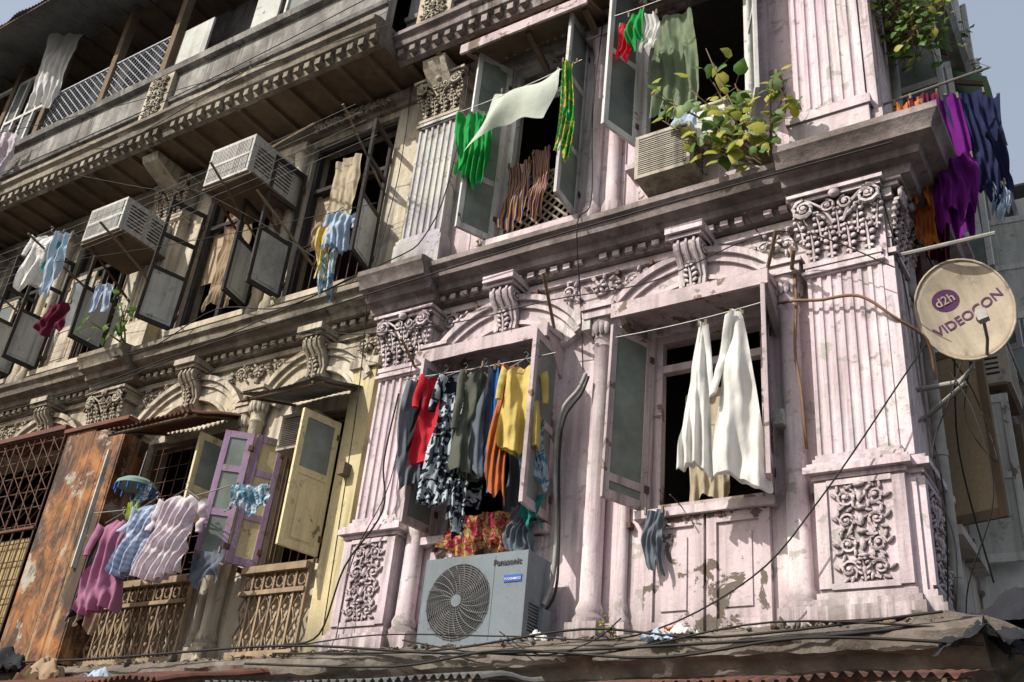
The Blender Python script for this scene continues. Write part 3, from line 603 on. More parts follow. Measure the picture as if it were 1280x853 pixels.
# ------------------------------------------------------------------ cloth
def cloth(name,x,y,z,w,h,mat,kind='towel',fold=.05,nf=3,rz=0,seed=0,hem=.04,taper=0,skew=0,nx=26,ny=26,pins=True,rx=0):
    rr=random.Random(seed+int(abs(x)*100)); ph=rr.uniform(0,6); ph2=rr.uniform(0,6); ph3=rr.uniform(0,6)
    vs=[];fs=[];uv=[]
    def add_panel(fn,nx,ny):
        o=len(vs)
        for j in range(ny+1):
            for i in range(nx+1):
                vs.append(fn(i/nx,j/ny)); uv.append((i/nx,j/ny))
        for j in range(ny):
            for i in range(nx): a=o+j*(nx+1)+i; fs.append((a,a+1,a+nx+2,a+nx+1))
    def base(px,v,extra=0):
        t=px/w+.5; tw=t+.16*math.sin(v*3.2+ph3)+.05*v
        s1=math.sin(nf*2*pi*tw+ph); s1=(1-abs(s1))*1.6-.6 if seed%2 else s1
        d=fold*(.25+.75*v)*(s1+.45*math.sin(nf*4.3*pi*t+ph2-2*v))*.6
        d+=.05*mnoise.noise(Vector((px*5,v*h*3.2,seed*3.1+x)))+.024*mnoise.noise(Vector((px*15+v*3,v*h*9,seed+x)))
        # pinch wrinkles radiating from the pegs
        d+=.02*(1-v)**2*math.sin(14*t+ph)
        return d+extra
    if kind in('shirt','kurta','dress'):
        sh_=.13 if kind!='dress' else .1
        def body(u,v,side):
            if v<sh_: half=w*(.13+.3*(v/sh_)**.7)
            else:
                q=(v-sh_)/(1-sh_); half=w*(.43-.07*math.sin(min(1,q*1.6)*pi)*.6+.1*q*(2.2 if kind=='dress' else 1))
            px=(u-.5)*2*half; dz=-v*h+hem*math.sin(u*7+ph)*v-.03*(1-abs(u-.5)*2)*(1 if v<.02 else 0)-.07*h*(u-.5)*v*math.sin(ph2)
            return (px+skew*v*h,base(px,v)+side*.05*math.sin(pi*u)*min(1,v*4),dz)
        add_panel(lambda u,v:body(u,v,-1),nx,ny); add_panel(lambda u,v:body(u,v,1),nx,ny)
        L=(.36 if kind!='kurta' else .62)*min(h,.9)
        for sg in(-1,1):
            def slv(u,v):
                a=2*pi*u; r=w*.1*(1-.25*v); cx=sg*(w*.4+ w*.1*math.sin(v*1.6)+.02); cz=-h*sh_*.62-v*L
                return (cx+r*math.cos(a)+skew*v*L,base(cx,v*.6)+r*.7*math.sin(a),cz+.03*math.cos(a)*sg*(1-v))
            add_panel(slv,10,12)
    elif kind=='gown':   # pegged at the shoulders, narrow on top, flaring to the hem
        def gw(u,v,side):
            half=w*(.07+.43*v**.85); px=(u-.5)*2*half
            return(px+skew*v*h,base(px,v)+side*.05*math.sin(pi*u)*min(1,v*3),-v*h+hem*math.sin(u*6+ph)*v+.1*w*(1-v)*abs(u-.5)-.08*h*(u-.5)*v)
        add_panel(lambda u,v:gw(u,v,-1),nx,ny); add_panel(lambda u,v:gw(u,v,1),nx,ny)
        sg=1 if seed%2 else -1
        def sl2(u,v):
            a=2*pi*u; r=w*.09*(1-.2*v); cx=sg*w*(.1+.3*v); return(cx+r*math.cos(a)+skew*v*h*.5,base(cx,v*.5)-.03+r*.6*math.sin(a),-.04-v*h*.48+.02*math.cos(a))
        add_panel(sl2,10,14)
    elif kind=='trousers':
        def waist(u,v):
            px=(u-.5)*w; return(px,base(px,v*.4),-v*h*.28)
        add_panel(waist,nx,8)
        for sg in(-1,1):
            def lg(u,v):
                a=2*pi*u; r=w*.24*(1-.35*v); px=sg*w*.25+r*math.cos(a); return(px+sg*.02*v,base(px,.3+v*.5)+r*.3*math.sin(a),-h*.26-v*h*.74)
            add_panel(lg,14,14)
    elif kind=='canopy':   # bedsheet slung from the line, billowing forward
        def cn(u,v):
            px=(u-.5)*w*(1+.18*v); b=math.sin(pi*v)*math.sin(pi*u)
            return(px+skew*v*h+.03*math.sin(v*6+ph),-.16*v*h-.14*b+.02*math.sin(u*11+2*v),-v*h*(1-.22*math.sin(pi*u*.9+.2)+.12*(1-u))-.07*math.sin(pi*u)*(1-v)+.012*math.sin(u*19)*v)
        add_panel(cn,30,26)
    else:
        def f(u,v):
            ww=w*(1-taper*v if taper>=0 else 1+(-taper)*v)
            px=(u-.5)*ww; sag=0
            if kind=='sheet': sag=-.05*math.sin(pi*u)*w
            if kind=='bunch': ww2=ww*(.55+.45*abs(math.cos(v*1.5+ph))**.7); px=(u-.5)*ww2
            return(px+skew*v*h+.02*math.sin(v*5+ph),base(px,v),-v*h+hem*math.sin(u*9+ph)*v*1.4+sag*(1-v)+.02*math.sin(u*17+ph2)*v-(.12*h*u*v if kind=='bunch' else 0))
        add_panel(f,nx,ny)
    me=bpy.data.meshes.new(name); me.from_pydata(vs,[],fs)
    l=me.uv_layers.new(name='UVMap')
    for lp in me.loops: l.data[lp.index].uv=uv[lp.vertex_index]
    me.materials.append(MATS[mat]); me.polygons.foreach_set('use_smooth',[True]*len(me.polygons))
    o=bpy.data.objects.new(name,me); col.objects.link(o); o.location=(x,y,z); o.rotation_euler=(rx,0,rz)
    sb=o.modifiers.new('s','SUBSURF'); sb.levels=1; sb.render_levels=1
    if pins:
        gg=G()
        if kind in('shirt','kurta','dress'):
            gg.tube([(0,0,.07),(.02,0,.1),(0,0,.13),(-.02,0,.11)],.004,'steel',5); gg.tube([(-w*.36,0,-.05),(0,0,.06),(w*.36,0,-.05)],.006,'steel',5)
        else:
            q0=.1 if kind=='gown' else .42
            for q in(-q0,q0): gg.box(q*w-.008,q*w+.008,-.012,.012,-.03,.03,'pole_wood')
        obj('hanger_or_pegs',gg,o)
    return o
def wire(name,pts,r,mat,sag=0,n=14):
    cu=bpy.data.curves.new(name,'CURVE'); cu.dimensions='3D'; cu.bevel_depth=r; cu.bevel_resolution=1
    sp=cu.splines.new('POLY'); P=[]
    if len(pts)==2:
        a,b=Vector(pts[0]),Vector(pts[1])
        for i in range(n+1): t=i/n; p=a.lerp(b,t); p.z-=sag*4*t*(1-t); P.append(p)
    else:
        V=[Vector(p) for p in pts]
        for i in range(len(V)-1):
            p0=V[max(0,i-1)];p1=V[i];p2=V[i+1];p3=V[min(len(V)-1,i+2)]
            for k in range(6):
                t=k/6; P.append(.5*((2*p1)+(p2-p0)*t+(2*p0-5*p1+4*p2-p3)*t*t+(3*p1-p0-3*p2+p3)*t**3))
        P.append(V[-1])
    sp.points.add(len(P)-1)
    for i,p in enumerate(P): sp.points[i].co=(*p,1)
    cu.materials.append(MATS[mat]); o=bpy.data.objects.new(name,cu); col.objects.link(o); return o
# window A laundry
wire('clothesline',[(-5.75,-.46,5.93),(-4.1,-.46,5.86)],.006,'steel',.02)
cloth('grey_shirt',-5.52,-.47,5.82,.3,.95,'f_greyblue','bunch',.07,2,rz=.9,seed=1); cloth('black_shirt',-5.42,-.47,5.82,.26,.7,'f_black','bunch',.07,2,rz=.9,seed=51)
cloth('red_shirt',-5.27,-.46,5.85,.44,.86,'f_red','shirt',.07,2,rz=1.0,seed=2)
cloth('floral_dress',-5.05,-.46,5.83,.44,1.22,'f_floral','dress',.08,3,rz=.95,seed=3)
cloth('patterned_scarf',-4.95,-.44,5.83,.2,1.4,'f_floral','bunch',.06,2,rz=.7,seed=4)
cloth('olive_tunic',-4.83,-.46,5.83,.42,1.0,'f_olive','kurta',.07,2,rz=1.1,seed=5)
cloth('grey_tunic',-4.72,-.46,5.83,.3,.95,'f_greyblue','bunch',.07,2,rz=1.1,seed=52)
cloth('blue_scarf',-4.66,-.46,5.82,.13,1.0,'f_blue','bunch',.05,2,rz=.8,seed=6)
cloth('rust_scarf',-4.58,-.47,5.83,.2,1.12,'f_rust','bunch',.06,2,rz=.7,seed=7)
cloth('yellow_shirt',-4.4,-.47,5.8,.36,.8,'f_yellow','shirt',.09,2,rz=.65,seed=8)
cloth('fringed_towel',-4.36,-.36,5.3,.24,.55,'f_bluetowel','towel',.06,3,rz=.6,seed=9,skew=.1)
cloth('blue_curtain',-4.6,.05,5.7,.45,1.15,'f_greyblue','towel',.05,5,seed=10,pins=False); cloth('blue_curtain',-4.45,.03,6.05,.22,1.4,'f_lightblue','towel',.05,3,seed=53,pins=False)
cloth('floral_bedding',-5.0,-.14,4.62,.6,.34,'f_redfloral','towel',.1,3,seed=11,pins=False)
cloth('floral_quilt',-4.72,-.17,4.6,.3,.3,'f_redfloral','bunch',.1,3,seed=12,pins=False)
cloth('grey_rag',-4.5,-.16,4.62,.34,.36,'f_greyblue','bunch',.1,3,seed=13,pins=False)
cloth('teal_rag',-4.36,-.22,4.68,.22,.24,'f_teal','bunch',.1,2,seed=14,pins=False)
# window B
wire('clothesline',[(-3.55,-.43,5.9),(-2.3,-.43,5.93)],.006,'steel',.02)
cloth('white_shirt',-2.77,-.46,5.84,.27,1.24,'f_white','gown',.065,2,rz=.25,seed=15,skew=-.05)
cloth('white_shirt',-2.5,-.42,5.9,.46,1.42,'f_white','gown',.085,2,rz=.2,seed=16,skew=.0)
cloth('beige_curtain',-3.02,.2,5.6,.34,.95,'f_cream','towel',.04,4,seed=54,pins=False)
cloth('grey_cloth',-3.3,-.14,4.46,.17,.42,'f_greyblue','bunch',.06,2,seed=17)
# window C
wire('clothesline',[(-5.6,-.42,9.2),(-4.1,-.42,9.3)],.006,'steel',.03)
cloth('green_shirt',-5.43,-.43,9.1,.32,.78,'f_green','bunch',.08,3,rz=.5,seed=18)
cloth('green_blouse',-5.3,-.41,9.08,.24,.88,'f_green','bunch',.08,2,rz=.4,seed=19)
cloth('white_bedsheet',-4.72,-.42,9.28,.82,.74,'f_palegreen','canopy',.04,1,seed=20,skew=-.22)
cloth('green_striped_towel',-4.22,-.46,9.3,.17,1.15,'f_greenyellow','bunch',.07,2,rz=.5,seed=21)
cloth('striped_towel',-5.0,-.06,8.55,.3,.85,'f_multi','towel',.05,3,seed=22); cloth('striped_towel',-4.72,-.08,8.6,.22,.8,'f_multi','bunch',.05,2,seed=55)
# window D
wire('clothesline',[(-3.75,-.42,9.75),(-2.4,-.42,9.75)],.006,'steel',.03)
cloth('red_towel',-3.62,-.4,9.6,.16,.42,'f_red','bunch',.06,2,seed=23); cloth('green_towel',-3.5,-.42,9.68,.2,.42,'f_green','bunch',.06,2,seed=24); cloth('white_napkin',-3.36,-.4,9.6,.18,.45,'f_white','bunch',.06,2,seed=25)
cloth('sheer_curtain',-3.25,-.05,9.9,.5,1.3,'f_sheer','bunch',.07,4,seed=26,pins=False)
cloth('white_pillowcase',-3.05,-.16,8.4,.5,.45,'f_lightblue','bunch',.1,3,seed=27,pins=False)
# left 2F
cloth('yellow_towel',-7.12,-.55,8.05,.2,.62,'f_yellow','bunch',.07,2,rz=.4,seed=28); cloth('blue_shirt',-6.95,-.55,8.2,.28,.5,'f_lightblue','shirt',.06,2,rz=.5,seed=29); cloth('striped_towel',-7.05,-.5,7.95,.2,.7,'f_bluetowel','bunch',.06,2,rz=.7,seed=30); cloth('brown_cloth',-7.25,-.5,8.2,.3,.3,'f_tan','bunch',.07,2,seed=31)
cloth('cream_curtain',-7.5,-.1,9.5,.4,1.5,'f_cream','towel',.05,4,seed=56,pins=False); cloth('grey_curtain',-9.5,.1,9.5,.5,1.5,'f_tan','towel',.05,4,seed=57,pins=False)
cloth('white_shirt',-11.95,-1.0,9.1,.42,.85,'f_white','shirt',.07,2,rz=.6,seed=32); cloth('teal_towel',-11.7,-1.0,9.05,.2,.6,'f_teal','bunch',.06,2,seed=33); cloth('white_towel',-11.55,-1.0,9.0,.25,.9,'f_lightblue','bunch',.06,2,rz=.4,seed=34)
cloth('blue_jeans',-10.4,-.9,7.95,.24,.4,'f_plaid','trousers',.04,2,rz=.5,seed=35); cloth('maroon_cloth',-11.5,-.8,8.0,.5,.4,'f_maroon','bunch',.07,3,rz=.2,seed=36)
cloth('red_shirt',-14.3,-1.15,11.5,.35,.5,'f_redfloral','shirt',.06,2,rz=.6,seed=37); cloth('white_cloth',-14.0,-1.15,11.55,.35,.8,'f_pinkwhite','bunch',.06,2,rz=.6,seed=38); cloth('pink_towel',-14.6,-1.15,11.45,.25,.55,'f_pink','bunch',.06,2,rz=.6,seed=71)
wire('clothesline',[(-15.2,-1.15,11.6),(-13.6,-1.15,11.65)],.005,'steel',.03)
cloth('white_curtain',-13.8,-.98,13.75,.55,1.6,'f_white','towel',.08,3,rz=.5,seed=39,taper=.3)
# left 1F
wire('clothesline',[(-9.5,-.72,4.95),(-7.6,-.62,5.05)],.006,'steel',.05)
cloth('pink_kurta',-8.93,-.78,4.8,.46,.95,'f_pink','shirt',.11,2,rz=.35,seed=41); cloth('brown_cloth',-9.3,-.6,4.75,.25,.9,'f_tan','bunch',.07,2,seed=42); cloth('black_cloth',-9.42,-.6,4.7,.25,.8,'f_black','bunch',.07,2,seed=58)
cloth('checked_shirt',-8.5,-.75,4.92,.44,.72,'f_plaid','shirt',.1,2,rz=.3,seed=43,skew=-.15); cloth('pale_shirt',-8.12,-.72,4.98,.5,.84,'f_pinkwhite','shirt',.11,3,rz=.25,seed=45,skew=-.14); cloth('pale_blouse',-8.3,-.68,4.95,.34,.7,'f_lightblue','bunch',.08,3,rz=.25,seed=59,skew=-.1)
cloth('lime_cloth',-8.85,-.72,5.0,.2,.5,'f_lime','bunch',.06,2,seed=45); cloth('blue_cloth',-7.85,-.5,4.45,.4,.3,'f_greyblue','towel',.06,2,seed=46)
cloth('printed_cloth',-7.5,-.45,5.1,.4,.26,'f_blueprint','towel',.05,3,rz=.3,seed=47)
for i,(n_,x,y,z,w,h,m) in enumerate((('orange_cloth',-1.16,.1,7.95,.22,1.0,'f_orange'),('maroon_cloth',-1.02,.12,8.0,.25,.95,'f_maroon'),('purple_sari',-.9,.12,7.9,.32,1.3,'f_purple'),('navy_shirt',-.72,.2,7.95,.35,1.0,'f_navy'),('black_cloth',-.62,.5,8.1,.3,.9,'f_navy'),('blue_cloth',-.6,.25,7.0,.14,.3,'f_lightblue'),('red_cloth',-1.12,.5,7.7,.2,1.1,'f_maroon'),('orange_towel',-1.14,.25,7.4,.2,.8,'f_orange'),('purple_cloth',-.85,.05,7.2,.3,.5,'f_purple'))):
    cloth(n_,x,y,z,w,h,m,'bunch',.09,3,rz=.2,seed=60+i)
# poles
g=G(); g.tube([(-1.4,.1,8.0),(-.5,.2,8.15)],.012,'steel'); obj('laundry_pole',g)
g=G(); g.tube([(-1.38,-.1,6.3),(-.62,-.25,6.2)],.016,'pipe_pvc'); obj('laundry_pole',g)
for (a,b) in (((-11.8,0,8.5),(-11.9,-1.3,8.9)),((-10.5,0,8.3),(-10.3,-1.3,8.6)),((-8.9,0,8.7),(-8.6,-1.2,9.0)),((-6.9,0,8.8),(-6.7,-1.1,9.2)),((-13.5,0,8.6),(-13.6,-1.3,9.0)),((-2.45,0,6.25),(-2.1,-.6,6.45)),((-4.4,0,6.3),(-4.15,-.7,6.55)),((-5.9,-.1,6.2),(-5.75,-.6,6.3)),((-2.2,0,6.35),(-2.0,-.5,6.3)),((-9.6,-.1,10.1),(-7.2,-1.0,9.2)),((-7.6,0,7.8),(-7.9,-1.0,8.5))):
    g=G(); g.tube([a,b],.016,'pole_wood'); obj('laundry_pole',g)
for k in range(5): wire('clothesline',[(-14.5+.2*k,-.75-.12*k,8.75+.02*k),(-6.5,-.7-.1*k,9.0+.03*k)],.003,'cable_grey',.08+.03*(k%3))
# ------------------------------------------------------------------ air conditioners
def outdoor_unit():
    e=empty('air_conditioner'); x0,x1,y0,y1,z0,z1=-5.16,-4.18,-.5,-.16,3.41,4.11
    g=G(); cx,cz,r=x0+.36,(z0+z1)/2-.01,.3
    n=40; vs=[];fs=[]
    for k in range(n):
        a=2*pi*k/n; vs.append((cx+r*math.cos(a),y0,cz+r*math.sin(a)))
    for k in range(n):
        a=2*pi*k/n; c,s=math.cos(a),math.sin(a); t=min((.36 if c<0 else x1-cx)/max(abs(c),1e-6),(z1-cz if s>0 else cz-z0)/max(abs(s),1e-6)); vs.append((cx+t*c,y0,cz+t*s))
    for k in range(n): k2=(k+1)%n; fs.append((k,k2,n+k2,n+k))
    g.add(vs,fs,'grey_plastic')
    g.box(x0,x1,y0+.004,y0+.01,z0,cz-r,'grey_plastic'); g.box(x0,x1,y0+.004,y0+.01,cz+r,z1,'grey_plastic'); g.box(cx+r,x1,y0-.004,y0+.01,z0,z1,'grey_plastic',.0005); g.box(x0,cx-r,y0+.004,y0+.01,cz-r,cz+r,'grey_plastic')
    g.box(x0,x1,y0,y1,z1-.012,z1+.006,'grey_plastic'); g.box(x0,x0+.012,y0,y1,z0,z1,'grey_plastic'); g.box(x1-.012,x1,y0,y1,z0,z1,'grey_plastic'); g.box(x0,x1,y0,y1,z0-.006,z0+.01,'grey_plastic'); g.box(x0,x1,y1-.01,y1,z0,z1,'black_plastic')
    for k in range(9): g.box(x1-.002,x1+.006,y0+.06,y0+.2,z0+.1+k*.025,z0+.11+k*.025,'black_plastic')
    for xx in(x0+.1,x1-.2): g.box(xx,xx+.1,y0-.02,y1+.02,z0-.05,z0-.006,'rust_iron')
    g.box(x1-.03,x1+.05,y0+.2,y1-.02,z0+.08,z0+.3,'grey_plastic')
    g.box(cx+r+.02,cx+r+.026,y0-.007,y0+.002,z0+.02,z1-.02,'black_plastic')
    obj('casing',g,e,bevel=.006)
    g=G(); g.push(Matrix.Translation((cx,0,cz))@Matrix.Rotation(pi/2,4,'X')); g.lathe(0,0,[(r,-y0),(r*.98,-y0-.1),(r*.97,-y0-.16)],'black_plastic',40); g.pop()
    obj('fan_well',g,e)
    g=G()
    for k in range(3):
        for i in range(6):
            a0=k*2*pi/3+i*.14; a1=a0+.15
            vs=[(cx+rr*math.cos(a),y0+.08-.05*(i/6 if a==a0 else (i+1)/6),cz+rr*math.sin(a)) for rr,a in((.06,a0),(.27,a0),(.27,a1),(.06,a1))]
            g.add(vs,[(0,1,2,3)],'black_plastic')
    g.push(Matrix.Translation((cx,y0+.08,cz))@Matrix.Rotation(pi/2,4,'X')); g.lathe(0,0,[(.07,-.02),(.07,.05),(.04,.07)],'black_plastic',20); g.pop()
    obj('fan',g,e)
    g=G()
    for i in range(15):
        rr=.05+i*.0178; g.tube([(cx+rr*math.cos(a*2*pi/36),y0-.02+.012*(rr/.3)**2,cz+rr*math.sin(a*2*pi/36)) for a in range(37)],.0032,'cable_grey',4)
    for k in range(24):
        pts=[]
        for i in range(6):
            rr=.045+i*.052; a=k*2*pi/24+i*.09; pts.append((cx+rr*math.cos(a),y0-.022+.012*(rr/.3)**2,cz+rr*math.sin(a)))
        g.tube(pts,.0036,'cable_grey',4)
    g.push(Matrix.Translation((cx,y0-.02,cz))@Matrix.Rotation(pi/2,4,'X')); g.lathe(0,0,[(.048,-.004),(.048,.008)],'grey_plastic',24); g.pop()
    obj('fan_grille',g,e)
    def text(s,x,z,size,mat,bold=0,dy=.012):
        cu=bpy.data.curves.new('lettering','FONT'); cu.body=s; cu.size=size; cu.extrude=.001; cu.offset=bold; cu.align_x='CENTER'; cu.materials.append(MATS[mat])
        o=bpy.data.objects.new('lettering',cu); col.objects.link(o); o.rotation_euler=(pi/2,0,0); o.location=(x,y0-dy,z); o.parent=e
    text('Panasonic',x1-.18,z1-.1,.066,'lettering_dark',.0015)
    g=G(); g.box(x1-.2,x1-.04,y0-.011,y0,z1-.24,z1-.185,'badge_blue',.0003); obj('badge',g,e)
    text('TOUGH&ECO',x1-.12,z1-.225,.024,'lettering_white',.0005,.014)
outdoor_unit()
def window_ac(x0,x1,y0,y1,z0,z1,m,style=0,shelf=True,T=None):
    e=empty('window_air_conditioner'); g=G()
    if T: g.push(T)
    g.box(x0,x1,y0+.012,y1,z0,z1,m)
    g.box(x0,x1,y0,y0+.02,z1-.04,z1,m); g.box(x0,x1,y0,y0+.02,z0,z0+.04,m); g.box(x0,x0+.035,y0,y0+.02,z0+.04,z1-.04,m); g.box(x1-.035,x1,y0,y0+.02,z0+.04,z1-.04,m)
    g.box(x0+.035,x1-.035,y0+.006,y0+.01,z0+.04,z1-.04,'black_plastic')
    if style==0:
        n=int((z1-z0)/.028)
        for k in range(n): zz=z0+.05+k*(z1-z0-.1)/n; g.box(x0+.035,x1-.035,y0-.001,y0+.008,zz,zz+.011,m)
    else:
        n=int((x1-x0)/.03)
        for k in range(n): xx=x0+.05+k*(x1-x0-.1)/n; g.box(xx,xx+.012,y0-.001,y0+.008,z0+.04,z1-.04,m)
        g.box(x0+.035,x1-.035,y0-.002,y0+.009,(z0+z1)/2-.02,(z0+z1)/2+.02,m)
    for xx in(x0,x1):
        sg=-1 if xx==x0 else 1
        for k in range(7):
            for q in range(2):
                zz=z0+.1+k*.05
                if zz<z1-.08: g.box(xx,xx+sg*.004,y0+.08+q*(y1-y0)*.42,y0+.08+q*(y1-y0)*.42+(y1-y0)*.32,zz,zz+.018,'black_plastic')
    if shelf:
        g.box(x0-.04,x1+.04,y0+.03,y1,z0-.035,z0-.004,'brown_wood')
        for xx in(x0+.08,x1-.11): g.tube([(xx,0,z0-.45),(xx,y0+.1,z0-.04)],.018,'rust_iron')
    obj('cabinet',g,e,bevel=.008)
window_ac(-9.05,-8.3,-.9,-.1,9.0,9.55,'ac_white',1)
window_ac(-11.3,-10.55,-.9,-.1,8.85,9.35,'ac_white',1)
window_ac(-3.5,-2.95,-.32,.1,7.62,8.12,'ac_beige',0,False)
window_ac(-7.5,-7.05,-.25,.1,5.55,5.95,'ac_beige',0,False)
window_ac(2.0,2.6,-.5,.0,6.15,6.55,'ac_beige',0,True,SIDE); window_ac(3.4,4.0,-.5,.0,5.2,5.6,'ac_white',1,True,SIDE)
g=G(); g.box(-2.9,-2.62,-.3,-.05,7.9,8.25,'white_card'); g.box(-2.92,-2.6,-.32,-.03,8.22,8.26,'ac_white'); obj('storage_box',g,bevel=.01)
# ------------------------------------------------------------------ satellite dish
def dish():
    e=empty('satellite_dish'); g=G(); RX,RZ,dep=.33,.405,.075; n=40; vs=[(0,dep,0)]; fs=[]; rings=9
    for j in range(1,rings+1):
        q=j/rings
        for k in range(n): a=2*pi*k/n; vs.append((RX*q*math.cos(a),dep*(1-q*q),RZ*q*math.sin(a)))
    for k in range(n): fs.append((0,1+k,1+(k+1)%n))
    for j in range(rings-1):
        for k in range(n): a=1+j*n; k2=(k+1)%n; fs.append((a+k,a+n+k,a+n+k2,a+k2))
    g.add(vs,fs,'dish_cream')
    g.tube([(RX*math.cos(a*2*pi/n),0,RZ*math.sin(a*2*pi/n)) for a in range(n+1)],.008,'dish_cream',6)
    d=obj('reflector',g,e,ang=80); sm=d.modifiers.new('th','SOLIDIFY'); sm.thickness=.004; sm.offset=0
    g=G(); g.tube([(0,.02,-RZ+.01),(0.05,-.16,-RZ*.85),(.08,-.3,-RZ*.6)],.013,'steel'); g.box(.045,.115,-.36,-.28,-RZ*.68,-RZ*.5,'ac_white'); g.tube([(.08,-.28,-RZ*.58),(.075,-.22,-RZ*.53)],[.03,.04],'black_plastic',12)
    g.box(-.09,.09,.08,.12,-.12,.12,'steel'); obj('feed_arm',g,e,bevel=.003)
    def text(s,x,z,size,mat,bold=0,dy=.008,rot=0):
        cu=bpy.data.curves.new('t','FONT'); cu.body=s; cu.size=size; cu.offset=bold; cu.align_x='CENTER'; o=bpy.data.objects.new('t',cu); col.objects.link(o)
        bpy.context.view_layer.update(); me=bpy.data.meshes.new_from_object(o.evaluated_get(bpy.context.evaluated_depsgraph_get())); bpy.data.objects.remove(o)
        for v in me.vertices:
            X=v.co.x*math.cos(rot)-v.co.y*math.sin(rot)+x; Z=v.co.x*math.sin(rot)+v.co.y*math.cos(rot)+z; q=(X/RX)**2+(Z/RZ)**2; v.co=(X,dep*(1-q)-dy,Z)
        me.materials.clear(); me.materials.append(MATS[mat]); m=bpy.data.objects.new('lettering',me); col.objects.link(m); m.parent=e
    text('VIDEOCON',.02,-.06,.103,'lettering_purple',.0015,rot=.22)
    g=G(); vs=[(-.09,dep*(1-(.09/RX)**2-(.14/RZ)**2)-.006,.14)]
    for k in range(24):
        a=2*pi*k/24; X=-.09+.095*math.cos(a); Z=.14+.085*math.sin(a); vs.append((X,dep*(1-(X/RX)**2-(Z/RZ)**2)-.006,Z))
    g.add(vs,[(0,1+k,1+(k+1)%24) for k in range(24)],'lettering_purple'); obj('logo_disc',g,e)
    text('d2h',-.09,.11,.095,'dish_cream',.001,.013,rot=.15)
    e.location=(-.93,.0,5.78); e.rotation_euler=(math.radians(8),math.radians(-14),math.radians(0))
    g=G(); g.tube([(-1.4,.12,5.25),(-1.05,.1,5.25),(-.95,.12,5.35),(-.93,.14,5.7)],.02,'pipe_pvc',10); g.tube([(-1.4,.1,4.95),(-1.0,.1,5.24)],.012,'steel'); g.tube([(-1.4,.3,5.05),(-1.0,.13,5.24)],.012,'steel'); obj('dish_mount',g)
dish()
# ------------------------------------------------------------------ awnings, panel, grille
def corrug(name,x0,x1,p0,p1,mat,amp=.018,per=.075):
    n=int((x1-x0)/per*6); vs=[];fs=[]; m=6
    for i in range(n+1):
        x=x0+(x1-x0)*i/n; w=amp*math.sin(2*pi*(x-x0)/per)
        for j in range(m+1):
            t=j/m; rag=.05*mnoise.noise(Vector((x*2.2,0,3)))*t
            vs.append((x,p0[0]+(p1[0]-p0[0])*t+.01*math.sin(x*5)+rag,p0[1]+(p1[1]-p0[1])*t+w+.04*mnoise.noise(Vector((x*1.5,t*2,x0)))))
    for i in range(n):
        for j in range(m): a=i*(m+1)+j; fs.append((a,a+1,a+m+2,a+m+1))
    g=G(); g.add(vs,fs,mat)
    for xx in(x0+.1,x1-.1): g.tube([(xx,p0[0],p0[1]-.03),(xx,p1[0],p1[1]-.03)],.015,'brown_wood')
    g.tube([(x0,p1[0]+.05,p1[1]-.03),(x1,p1[0]+.05,p1[1]-.03)],.018,'brown_wood')
    return obj(name,g,ang=60)
corrug('rusty_awning',-9.7,-8.3,(-.02,6.2),(-.75,5.92),'tin_rust')
corrug('tin_awning',-7.7,-6.6,(-.02,6.22),(-.7,6.0),'tin_grey',.003)
corrug('roof_awning',-20,-10.9,(-.7,13.85),(-1.75,13.55),'tin_grey')
corrug('veranda_awning',-10.5,-7.0,(-.7,13.85),(-1.3,13.6),'tin_grey')
g=G()
for k in range(4): g.box(-11.0+k*.27,-10.735+k*.27,-.38,-.365+.004*(k%2),3.5,6.3-.05*k,'rusty_sheet')
g.box(-11.02,-9.9,-.36,-.33,3.5,3.6,'brown_wood'); g.box(-9.93,-9.9,-.37,-.02,3.5,6.1,'rusty_sheet'); g.box(-11.05,-9.86,-.42,-.0,6.25,6.3,'tin_rust')
obj('rusty_sheet_panel',g,bevel=.003)
g=G()
for k in range(15): g.tube([(-13.9+k*.2,-.36,3.5),(-13.9+k*.2,-.36,6.35)],.01,'rust_iron',5)
for k in range(13): g.tube([(-13.9,-.35,3.6+k*.22),(-11.1,-.35,3.6+k*.22)],.008,'rust_iron',5)
lattice(g,-13.9,-11.1,5.1,6.3,-.37,'rust_iron',.25,.006)
for k in range(26): g.box(-13.8+k*.1,-13.73+k*.1,-.3,-.28,3.5,5.0,'bamboo_screen')
g.box(-14,-11.05,-.42,.0,6.32,6.38,'tin_rust')
obj('window_cage',g)
corrug('shop_awning',-14,-6.6,(-.55,3.28),(-1.7,2.95),'tin_rust'); corrug('shop_awning',-6.5,-3.9,(-.58,3.12),(-1.35,2.97),'tin_grey'); corrug('shop_awning',-3.8,-1.0,(-.58,3.06),(-1.3,2.9),'tin_rust')
g=G()
for k in range(900):
    x=R.uniform(-13,-1.2); s=R.uniform(.006,.026)*(2 if R.random()<.08 else 1); y=R.uniform(-.58,-.1); g.blob((x,y,3.49+y*.2+s*.3+.01),(s*R.uniform(.7,1.6),s,s*.6),R.choice(['stone_ledge','stone_ledge','grey_weathered','terracotta_lattice','brown_wood']),rot=R.uniform(0,3),n=5,h=4)
for k in range(110):
    x=R.uniform(-12,-1.3); y=R.uniform(-.6,-.15); z=3.5+y*.2; a=R.uniform(0,3); l=R.uniform(.04,.2); g.tube([(x,y,z+.01),(x+l*math.cos(a)*.5,y+l*math.sin(a)*.3,z+.03),(x+l*math.cos(a),y+l*math.sin(a)*.5,z+.02)],.005,R.choice(['bark','pole_wood','cable_black']),4)
obj('rubble',g,ang=20)
